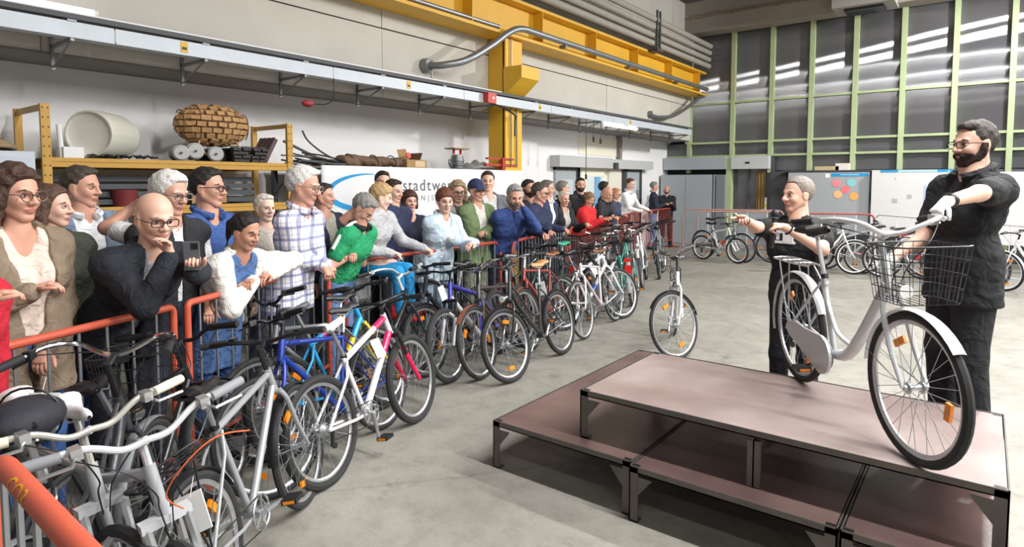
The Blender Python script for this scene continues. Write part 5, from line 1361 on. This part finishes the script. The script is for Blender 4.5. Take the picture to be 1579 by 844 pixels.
    # hair
    if hair and hair[0]:
        hv2, hq2 = hair_template(hair[0], ht * 1.05)
        o = obj('hair', np_mesh('hair', tf(hv2), hq2, mat('hair_' + hair[1], hair[1], .65, 0, 45, .3, .5, 70)), root)
    if beard and sex == 'm':
        bv, bq = HT[('beard', sex, ht)]
        obj('beard', np_mesh('beard', tf(bv), bq, mat('beard_' + beard, beard, .85, 0, 60, .35, .5, 90)), root)
    if glasses:
        g = glasses_mb(glasses[1] if isinstance(glasses, tuple) else False, .011 if lod < .013 else .014); g.v = [tuple(x) for x in tf(g.v)]
        part('glasses', g, mat('glasses_frame', glasses[0] if isinstance(glasses, tuple) else glasses, .35), root)
    if cap:
        cm = MB()
        cm.grid(lambda u, v: ((-.07 + .45 * math.sin(v * math.pi / 2) * math.cos(2 * math.pi * u)), .375 * math.sin(v * math.pi / 2) * math.sin(2 * math.pi * u), .14 + .43 * math.cos(v * math.pi / 2)), 20, 7)
        cm.grid(lambda u, v: (.28 + v * .34 * (1 - .6 * (2 * u - 1) ** 2), (2 * u - 1) * .31, .17 - v * .07 - .05 * (2 * u - 1) ** 2), 10, 4)
        cm.v = [tuple(x) for x in tf(cm.v)]; part('cap', cm, cloth('cap_cloth', cap), root)
    # ---- trousers
    def bounds(): return lo.copy(), hi.copy()
    a_, b_ = bounds(); b_[2] = P[2] + .10 * H; a_[2] = .0
    F = Field(a_, b_, lod)
    F.cap(P + l * hipw * .9, P - l * hipw * .9, .062 * H * bulk, None, .05); F.cap(P + sd * .05 * H + l * hipw * .8, P + sd * .05 * H - l * hipw * .8, .056 * H * bulk, None, .05)
    for s in (1, -1):
        F.cap(HP[s] - up * .02 * H, KN[s], .052 * H * baggy, .038 * H * baggy, .03).cap(KN[s], AN[s] - unit(AN[s] - KN[s]) * .02, .038 * H * baggy, .033 * H * baggy, .03)
    F.half(P + sd * .075 * H, sd)
    v, q = F.mesh(); part_ = obj('trousers', np_mesh('trousers', relax(v, q), q, cloth('trouser_' + legs, legs, .85, 10)), root)
    for s in (1, -1):
        if shoes not in SHM: SHM[shoes] = shoe_mesh(shoes)
        o = obj('shoe', SHM[shoes], root, tuple(V3(AN[s][0], AN[s][1], max(0.001, AN[s][2] - .05 * H)))); o.rotation_euler = (0, 0, yw)
    # ---- garments
    def garment(name, col, sleeve, t, opening=0, hem_=None, collar=0, mat_=None, vneck=0, ccol=None):
        a_, b_ = bounds(); a_[2] = max(.0, (P[2] if hem_ is None else hem_ * H) - .12 * H) if seat is None else a_[2]
        F = Field(a_, b_, lod if lod > .013 else lod)
        torso(F, t)
        if hem_ is not None and hem_ < .5:
            for s in (1, -1): F.cap(HP[s] + sd * .05 * H, HP[s] * V3(1, 1, 0) + up * hem_ * H, .056 * H * bulk + t, .066 * H * bulk + t, .06)
        for s in (1, -1):
            F.cap(SH[s], SH[s] * .999, .034 * H + t * .6, None, .04)
            if sleeve == 'long':
                F.cap(SH[s], EL[s], .032 * H + t, .0265 * H + t * .8, .035).cap(EL[s], WR[s] - unit(WR[s] - EL[s]) * .015, .0265 * H + t * .8, .019 * H + t * .7, .02)
            elif sleeve == 'mid': F.cap(SH[s], EL[s], .033 * H + t, .029 * H + t, .035).cap(EL[s], EL[s] + (WR[s] - EL[s]) * .25, .029 * H + t, .027 * H + t, .02)
            elif sleeve == 'short': F.cap(SH[s], SH[s] + (EL[s] - SH[s]) * .62, .033 * H + t, .031 * H + t, .035)
        X, Y, Z = F.coords()
        if sleeve == 'none': pass
        # wrinkles
        wv = .0035 * np.sin(X * 41 + Z * 33) * np.sin(Y * 37 - Z * 51 + 1) * np.sin(Z * 29 + 1.3)
        F.F = F.F + wv * (1.6 if t > .015 else 1)
        # neck opening
        F.cap(C + nd * .012 * H, C + nd * .12 * H, .036 * H + (.0 if not vneck else .008), .05 * H, .0, 's')
        if vneck:
            F.cap(C + nd * .03 * H + f * .04 * H, C - sd * vneck * H + f * .09 * H, .045 * H * 1.0, .012, .0, 's')
        if opening:
            fx = (X - C[0]) * f[0] + (Y - C[1]) * f[1]; lx = (X - C[0]) * l[0] + (Y - C[1]) * l[1]
            tt = (X - P[0]) * sd[0] + (Y - P[1]) * sd[1] + (Z - P[2]) * sd[2]
            ux = (X - P[0]) * unit(f * cL - up * sL)[0] + (Y - P[1]) * unit(f * cL - up * sL)[1] + (Z - P[2]) * unit(f * cL - up * sL)[2]
            wdt = opening * H * np.clip(.35 + .65 * tt / (.29 * H), .15, 1.1)
            d = np.maximum(np.maximum(np.abs(lx) - wdt, -(ux - .0)), -(np.full_like(lx, 1)))
            keep_arm = np.full(F.F.shape, 1.0)
            F.F = np.maximum(F.F, -np.maximum(d, tt - .40 * H))
            for s in (1, -1):
                if sleeve == 'long': F.cap(EL[s], WR[s] - unit(WR[s] - EL[s]) * .015, .0265 * H + t * .8, .019 * H + t * .7, .0)
        hp_ = P - sd * .045 * H if hem_ is None else V3(P[0], P[1], hem_ * H)
        F.half(hp_, -sd if hem_ is None else -up)
        v, q = F.mesh()
        if len(v) == 0: return None
        m = mat_ or cloth(name + '_' + col, col, .85, 12 if t > .015 else 16, .4)
        o = obj(name, np_mesh(name, relax(v, q), q, m), root)
        if collar:
            u_ = nd; cc = C + nd * .028 * H; ring = []
            for i in range(15):
                a = math.pi * (.14 if collar != 1 or name in ('shirt', 'polo_shirt') else .42) + i * (2 * math.pi - 2 * math.pi * (.14 if collar != 1 or name in ('shirt', 'polo_shirt') else .42)) / 14
                ring.append(cc + (f * math.cos(a) * .05 + l * math.sin(a) * .05) * H * 1.02 - nd * (.022 * H * math.cos(a) * .9))
            cmb = MB().tube([tuple(x) for x in ring], .013 * H * collar, 6, flat=1.0)
            part('collar', cmb, cloth('collar_' + ccol, ccol) if ccol else m, o)
        return o
    if top: garment(top.get('name', 'shirt'), top['c'], top.get('s', 'long'), top.get('t', .008), 0, top.get('hem'), top.get('collar', 0), top.get('mat'), top.get('v', 0), top.get('cc'))
    if jacket: garment(jacket.get('name', 'jacket'), jacket['c'], jacket.get('s', 'long'), jacket.get('t', .022), jacket.get('open', .045), jacket.get('hem', None), jacket.get('collar', 1))
    inf = dict(root=root, f=f, l=l, H=H, P=P, C=C, WR=WR, EL=EL, HD=HD, SH=SH, hands=hand_dirs, sd=sd, tf=tf, HC=HC, hh=hh)
    return inf

# ---------------- the spectators, front row first
NEAR, MID, FAR = .0125, .016, .021
T = lambda c, **k: dict(c=c, **k)
OUT = (-.25, .55, -1.0); DN = (-.3, .3, -1.0); FD = (.6, .5, -.6)
P_ = {}
P_['woman1'] = person((-3.754, 0.911, 1.859), 18, 'woman with brown wavy hair and thin glasses in a brown jacket at the left edge', 3, 10, 2, 'f', 'd', ('curly', '4B342A'), T('E7D3C6', v=.14), T('8C7B68', name='jacket', open=.055, hem=.40), '3E63A0', {-1: (.2, .05, 1.28, OUT), 1: (.16, .02, .98, OUT)}, NEAR, 1.06, glasses=('6B5A50', True))
person((-4.266, 1.205, 1.773), 25, 'person in a dark olive parka half hidden behind the woman in the brown jacket', 2, 20, 0, 'f', 'b', ('long', '5A4032'), T('3E4238', t=.02, name='jacket'), None, '2F4A80', {}, MID)
person((-4.894, 1.553, 1.887), 10, 'man with crossed arms in a grey blue blazer and white shirt by the rack upright', 1, 30, 3, 'm', 'd', ('side', '4A4038'), T('F0F0F2', collar=1), T('7C8BA3', name='blazer', open=.05, hem=.42), '33415C', {-1: (.17, -.06, 1.26, OUT), 1: (.19, -.08, 1.20, OUT)}, .014, 1.08)
P_['bald'] = person((-3.583, 1.474, 1.721), 8, 'bald man with dark glasses in a black suit leaning on the rail, chin in hand', 38, -5, -6, 'm', 'b', None, T('8E9094', collar=0), T('1E222B', name='suit_jacket', open=.03, hem=.42), '1F222A', {-1: ((-3.419, 1.473, 1.404), (.4, .35, -1), (.0, .15, 1), 'curl'), 1: ((-3.140, 1.468, 1.340), (.1, .8, -.6), (.1, -.1, 1), 'grip')}, NEAR, 1.1, glasses='1E1B1B')
person((-4.098, 1.782, 1.844), 15, 'white haired man in glasses and a black vest with one arm raised behind his head', 6, 5, 6, 'm', 'd', ('full', 'E6E4E0'), T('EDEDEE', s='short'), T('26282D', name='vest', s='none', open=.02), '2B3040', {-1: ((-4.352, 1.726, 1.685), (.2, .8, -.75), (.3, -1, .2), 'curl'), 1: (.25, .1, 1.0, OUT)}, .014, 1.08, glasses='7A7672')
person((-4.311, 2.127, 1.880), 20, 'dark haired man with glasses in a blue polo shirt, looking right', 3, 15, 0, 'm', 'd', ('side', '1F1A18'), T('3F5E9E', s='short', v=.07, collar=1, name='polo_shirt'), None, '2D3442', {}, .014, 1.08, glasses='3A3230')
person((-3.901, 2.165, 1.579), 15, 'young woman with black tied hair in a white jacket, arms on the rail', 36, 5, 0, 'f', 'c', ('pony', '1C1614'), T('4C6C9E', name='denim_dress', hem=.30, v=.06), T('EFEDE6', name='jacket', open=.06), '3E62A0', {-1: ((-3.888, 2.210, 1.140), (-.2, .9, -.25), (.3, 1, 0), 'curl'), 1: ((-3.934, 2.347, 1.150), (.2, 1, .12), (.2, -1, 0), 'curl')}, NEAR, 1.06)
person((-4.824, 2.855, 1.689), 10, 'person with short white blond hair and pale top behind the young woman', 2, -10, 0, 'f', 'e', ('short', 'E9E2D4'), T('D9CFC6'), None, '4A4F5C', {}, MID)
person((-4.133, 2.770, 1.892), 25, 'white haired man with glasses in a blue and white plaid shirt, hands on the rail', 14, 10, 4, 'm', 'd', ('side', 'E3E1DD'), T('E9E8EC', mat=plaid('ECEBEF', '4A4F86', '8A8FB8'), collar=1.1, hem=.42), None, '2E3340', {-1: ((-4.148, 3.000, 1.140), OUT, (.6, .5, -.5), 'grip'), 1: ((-3.992, 2.839, 1.140), OUT, (.6, -.3, -.5), 'grip')}, .014, 1.15, glasses='8A8078', fat=1.08)
person((-4.945, 3.527, 1.780), 15, 'dark haired man in a navy jacket half hidden behind the plaid shirt man', 1, 15, 0, 'm', 'd', ('short', '2A221E'), T('A9A79C'), T('232A3C', open=.05), '2A2E38', {}, MID)
P_['green'] = person((-4.365, 3.522, 1.678), 20, 'grey haired man in a green polo shirt looking down, forearms on the rail', 27, 8, 34, 'm', 'd', ('short', '8F8C88'), T('1E9A63', s='short', collar=1.1, cc='22262A', name='polo_shirt', v=.04, t=.014), None, '6E8FC4', {-1: ((-4.366, 3.407, 1.170), OUT, (.5, .9, 0), 'curl'), 1: ((-4.500, 3.484, 1.200), OUT, (.5, -.6, .1), 'curl')}, .0135, 1.1, fat=1.1)
P_['boy'] = person((-4.592, 3.924, 1.761), 20, 'blond boy in a grey hoodie and bright blue trousers sitting at the barrier', 16, 30, 8, 'm', 'e', ('boy', 'C0A070'), T('B9BABD', t=.02, name='hoodie'), None, '1F8FCB', {-1: ((-4.396, 3.879, 1.130), OUT, None, 'grip'), 1: ((-4.438, 4.341, 1.130), OUT, None, 'grip')}, .0135, 1.14, seat=1.0, shoes='C2232E')
person((-5.034, 4.473, 1.818), 10, 'man with receding dark hair in a navy jacket behind the blond boy', 4, 0, 4, 'm', 'b', ('short', '3A2A22'), T('2B3352', t=.02, name='jacket', collar=1), None, '23262E', {}, MID)
person((-5.598, 4.806, 1.918), 0, 'dark haired man furthest back in front of the blue ring of the banner', 0, -30, 0, 'm', 'b', ('short', '2A2422'), T('3A3F4C'), None, '23262E', {}, MID)
person((-5.115, 4.780, 1.696), -10, 'woman with a short brown bob in a black top', 2, -12, 2, 'f', 'b', ('bob', '4A2A1E'), T('22263A', v=.07), None, '23262E', {}, MID)
person((-4.526, 4.729, 1.716), -5, 'woman with short auburn hair in a light blue jacket, arms on the rail', 20, -25, 0, 'f', 'b', ('fringe', '6B3A28'), T('E8EDF0', collar=0), T('C3D6E4', open=.03, hem=.42), '9FB4C8', {-1: ((-4.346, 5.029, 1.140), OUT, (.3, .9, 0), 'curl'), 1: ((-4.164, 4.747, 1.160), OUT, (.3, -.9, 0), 'curl')}, .0135, 1.08, fat=1.08)
person((-5.169, 5.631, 1.789), -10, 'woman with grey blond curly hair and glasses behind the light blue jacket', 2, -25, 3, 'f', 'b', ('curly', '9A8468'), T('4A4650'), T('9C9C9E', open=.05), '30343E', {}, MID, 1.06, glasses='5A4A44')
person((-4.822, 5.583, 1.813), -5, 'man in a navy cap and olive green jacket with crossed arms', 3, -5, 3, 'm', 'd', ('buzz', '6A625A'), T('D8D4CC'), T('6E8259', open=.045, hem=.42), '8A8C78', {-1: (.20, -.08, 1.26, OUT), 1: (.22, -.08, 1.20, OUT)}, .0135, 1.06, cap='2B3558', fat=1.08)
person((-5.139, 6.170, 1.931), -25, 'tall young man in a grey hooded jacket behind the man with the cap', 0, -25, 0, 'm', 'b', ('short', '3A2E26'), T('D2D2D2'), T('6B6E72', open=.05), '30343E', {}, MID)
P_['hood'] = person((-4.427, 5.818, 1.744), -15, 'grey haired bearded man in a navy blue hoodie, chin on his hand over the rail', 30, -22, 2, 'm', 'd', ('short', '9A9894'), T('2F4680', t=.022, name='hoodie'), None, '2A3144', {1: ((-4.243, 5.750, 1.490), (.6, .5, -1), (-.2, -.4, 1), 'curl'), -1: ((-5.011, 6.897, 1.160), OUT, None, 'curl')}, .0135, 1.12, beard='8C8680', fat=1.12)
person((-5.068, 6.974, 1.824), 0, 'dark haired bearded man in a dark shirt standing behind the navy hoodie', 2, -10, 0, 'm', 'c', ('short', '241E1B'), T('2B2E36'), None, '23262E', {}, MID, beard='3A2E28')
person((-4.736, 6.783, 1.771), 5, 'dark haired man with black glasses in a navy sweater leaning on the rail', 18, 15, 0, 'm', 'd', ('short', '4A403A'), T('222C4C', t=.016, name='sweater'), None, '23262E', {-1: ((-4.381, 6.348, 1.140), OUT, None, 'grip'), 1: ((-4.541, 6.730, 1.140), OUT, None, 'grip')}, MID, 1.1, glasses='1E1B1B')
person((-5.114, 7.507, 1.816), 10, 'grey haired man in a navy blazer and white shirt beside the navy sweater', 3, 15, 0, 'm', 'd', ('side', '6A625C'), T('EDEDEE', collar=1), T('2A3250', name='blazer', open=.04), '23262E', {-1: ((-4.717, 7.318, 1.130), OUT, None, 'grip')}, MID)
person((-5.451, 8.448, 1.807), 15, 'grey haired man in a dark green jacket turned to the right', 3, 30, 0, 'm', 'd', ('side', '77726C'), T('2A3230', t=.02, name='jacket', collar=1), None, '23262E', {}, FAR)
person((-5.238, 8.157, 1.644), -5, 'woman with short white blond hair in a black cardigan and patterned top', 12, -20, 0, 'f', 'd', ('short', 'D9CDB8'), T('B9B4AE', v=.06), T('1F2026', name='cardigan', open=.05), '23262E', {1: ((-4.945, 8.303, 1.130), OUT, None, 'grip')}, MID, 1.05)
person((-5.750, 9.486, 1.865), -25, 'dark haired bearded man in a black hooded jacket standing upright behind the row', 0, -20, 0, 'm', 'd', ('short', '1F1A18'), T('22242A', t=.024, name='hooded_jacket', collar=1.4), None, '23262E', {}, FAR, beard='2A2220')
person((-5.510, 9.397, 1.603), 0, 'person with short fair hair in a bright red jacket leaning on the rail', 22, -10, 5, 'f', 'd', ('fringe', '8A6A4A'), T('D8262C', t=.024, name='jacket', collar=1), None, '2A2E38', {-1: ((-5.219, 9.324, 1.140), OUT, None, 'curl'), 1: ((-5.356, 9.685, 1.140), OUT, None, 'curl')}, .018, 1.05, fat=1.1)
person((-6.146, 11.072, 1.795), 15, 'black haired person in dark clothes behind the bald man in the dark polo', 2, 25, 0, 'm', 'c', ('full', '1C1816'), T('262A36'), None, '23262E', {}, FAR)
person((-5.748, 10.484, 1.684), 0, 'bald man in a dark polo shirt bending over the rail', 28, -5, 10, 'm', 'd', None, T('2A2C34', s='short', t=.014, collar=1), None, '23262E', {-1: ((-5.437, 10.123, 1.140), OUT, None, 'curl'), 1: ((-5.489, 10.347, 1.140), OUT, None, 'curl')}, .018, 1.1, fat=1.1)
person((-5.858, 11.030, 1.666), 5, 'reddish blond woman with glasses beside the bald man in the dark polo', 14, 10, 5, 'f', 'd', ('short', 'B98A60'), T('3A4258', t=.016), None, '23262E', {-1: ((-5.619, 10.805, 1.140), OUT, None, 'curl')}, FAR, glasses='3A3230')
person((-6.557, 13.036, 1.870), 0, 'brown haired youth in a white shirt leaning on the far barrier', 14, -10, 3, 'm', 'b', ('side', '5A3A28'), T('F1F1F3', collar=1), None, '23262E', {-1: ((-6.213, 12.955, 1.130), OUT, None, 'curl'), 1: ((-6.378, 13.648, 1.130), OUT, None, 'curl')}, FAR)
person((-7.011, 15.335, 1.794), 20, 'grey haired man in a navy blazer and jeans talking at the far barrier end', 3, 10, 0, 'm', 'd', ('side', '8A8782'), T('E6E6EA', collar=1), T('252B3E', name='blazer', open=.035), '6E93BE', {-1: (.3, .0, 1.2, DN)}, FAR)
person((-6.994, 16.098, 1.686), -60, 'bald bearded man in black standing at the end of the far barrier', 0, -10, 8, 'm', 'd', None, T('1E1F24', t=.016), None, '1E1F24', {-1: (.28, .05, 1.18, DN), 1: (.26, .12, 1.2, DN)}, FAR, beard='5A4A40')
P_['red'] = person((-3.297, 0.551, 1.660), 10, 'person in a red sweater, only an elbow seen at the left edge', 6, 0, 0, 'f', 'd', ('short', '4A3428'), T('C21E33', t=.018, name='sweater'), None, '2A2E38', {-1: (.34, -.02, 1.33, (.5, .8, -.8))}, .016)

# ---------------- the two men running the auction
G3 = 'men running the auction'
P_['mic'] = person((-1.083, 4.793, 1.826), -105, 'cropped grey haired man in a black printed T-shirt pointing left, microphone in hand', 2, -25, 0, 'm', 'b', ('buzz', '8A8078'), T('17181C', s='short', t=.012, name='t_shirt'), None, '1C1E24',
    {-1: ((-1.291, 4.233, 1.550), (-.3, .9, -1.0), (.85, -.25, .30), 'point'), 1: ((-1.031, 4.302, 1.497), (-.1, .9, -.8), (.3, -.8, .25), 'grip')}, .0115, 1.04, group=G3)
P_['man'] = person((-0.067, 4.397, 2.133), -140, 'bearded man with glasses in black clothes holding the silver bicycle with a white glove', -3, 0, 4, 'm', 'b', ('short', '3A322E'), T('17191D', s='short', t=.016, name='polo_shirt', collar=1.2, hem=.44), None, '1D1E22',
    {1: ((-0.203, 3.538, 1.691), (-.5, .9, .5), (.8, .1, -.6), 'grip'), -1: (.35, .1, 1.05, DN)}, .0115, 1.04, baggy=1.22, glasses='2A2223', beard='3B2A24', group=G3, z0=.30, gloves='F0F0F0')
def wr_part(p, s, name, m, r=.033, wd=.022, off=-.035, face=False):
    q = P_[p]; w_ = q['WR'][s]; d = unit(q['WR'][s] - q['EL'][s]); c = w_ + d * off
    o = part(name, MB().ring(tuple(c), tuple(d), r * .84, wd * .5, 18, 6, .45), m, q['root'])
    if face:
        n = q['hands'][s][2]; part(name + '_face', MB().cyl(tuple(c + n * r * .7), tuple(c + n * (r * .7 + .012)), .019, 14), m, o)
wr_part('mic', 1, 'watch', M_black, .034, .026, -.02, True); wr_part('mic', -1, 'wristband', M_black, .034, .02, -.02)
wr_part('man', 1, 'watch', M_black, .036, .03, -.03, True)
q = P_['green']; sh_ = [c for c in q['root'].children if c.name.startswith('polo_shirt')][0]
up_ = unit(np.cross(q['f'], q['l']) * .4 + q['sd'] * .3 - q['f'] * .1)
pts = [q['C'] * (1 - t) + q['SH'][-1] * t + up_ * (.062 + .014 * math.sin(t * 3.1)) + V3(0, 0, .016) for t in (.32, .5, .7, .9)]
pts += [q['SH'][-1] * (1 - t) + q['EL'][-1] * t - q['l'] * .076 + V3(0, 0, .03) for t in (.12, .3, .5)]
part('shoulder_stripe', MB().tube([tuple(p) for p in pts], .016, 6), M_white, sh_)
# microphone in the left hand
q = P_['mic']; d, sd_, n_ = q['hands'][1]
rt = np.array(q['root'].location); w_ = q['WR'][1] + d * .075 - n_ * .028
axis = unit(V3(0, 0, 1) * .95 + unit(q['HC'] - w_) * .25)
mk = thing('microphone', 'black handheld microphone in front of the mouth of the cropped hair man', 'microphone', tuple(rt + w_), 0)
part('handle', MB().cyl(tuple(-axis * .13), tuple(axis * .07), .014, 10, .019), M_black, mk)
part('head_grille', MB().sphere(tuple(axis * .098), .029, 12, 8), mat('mic_grille', '35373B', .5, .5, 90, .4), mk)
part('collar_ring', MB().cyl(tuple(axis * .066), tuple(axis * .074), .026, 12), M_dgrey, mk)
# T-shirt print: pale letter shapes across the chest
q = P_['mic']; sh_ = [c for c in q['root'].children if c.name.startswith('t_shirt')][0]
pf = unit(q['f'])
cc = q['P'] + q['sd'] * .245 * q['H']; l_ = q['l']; f_ = q['f']
for (a0, z0_, w_, h_) in ((-.085, .0, .02, .07), (-.06, .025, .05, .02), (.0, -.01, .075, .085), (.085, .01, .03, .07), (-.03, -.05, .16, .018)):
    c0 = cc + l_ * a0 + V3(0, 0, z0_) + f_ * (.050 * q['H'] + .026 - abs(a0) ** 2 * 2.2)
    Mx = Matrix([tuple(l_), tuple(f_), (0, 0, 1)]).transposed()
    part('shirt_print', MB().box(tuple(c0), (w_, .012, h_), Mx), M_white, sh_, False)
# phone held by the bald man
q = P_['bald']; d, sd_, n_ = q['hands'][1]
rt = np.array(q['root'].location); c = q['WR'][1] + d * .10 - n_ * .032
ph = thing('mobile_phone', 'grey mobile phone held up by the bald man', 'phone', tuple(rt + c), 0)
Mx = Matrix([tuple(sd_), tuple(d), tuple(n_)]).transposed()
part('case', MB().box((0, 0, 0), (.072, .145, .009), Mx), mat('phone_case', '6D7076', .3, .3), ph, False)
part('camera_bump', MB().box(tuple(V3(*(Mx @ Vector((-.015, .05, -.006))))), (.03, .03, .004), Mx), M_black, ph, False)
part('screen', MB().box(tuple(V3(*(Mx @ Vector((0, 0, .005))))), (.066, .138, .002), Mx), mat('phone_screen', '15171B', .1), ph, False)
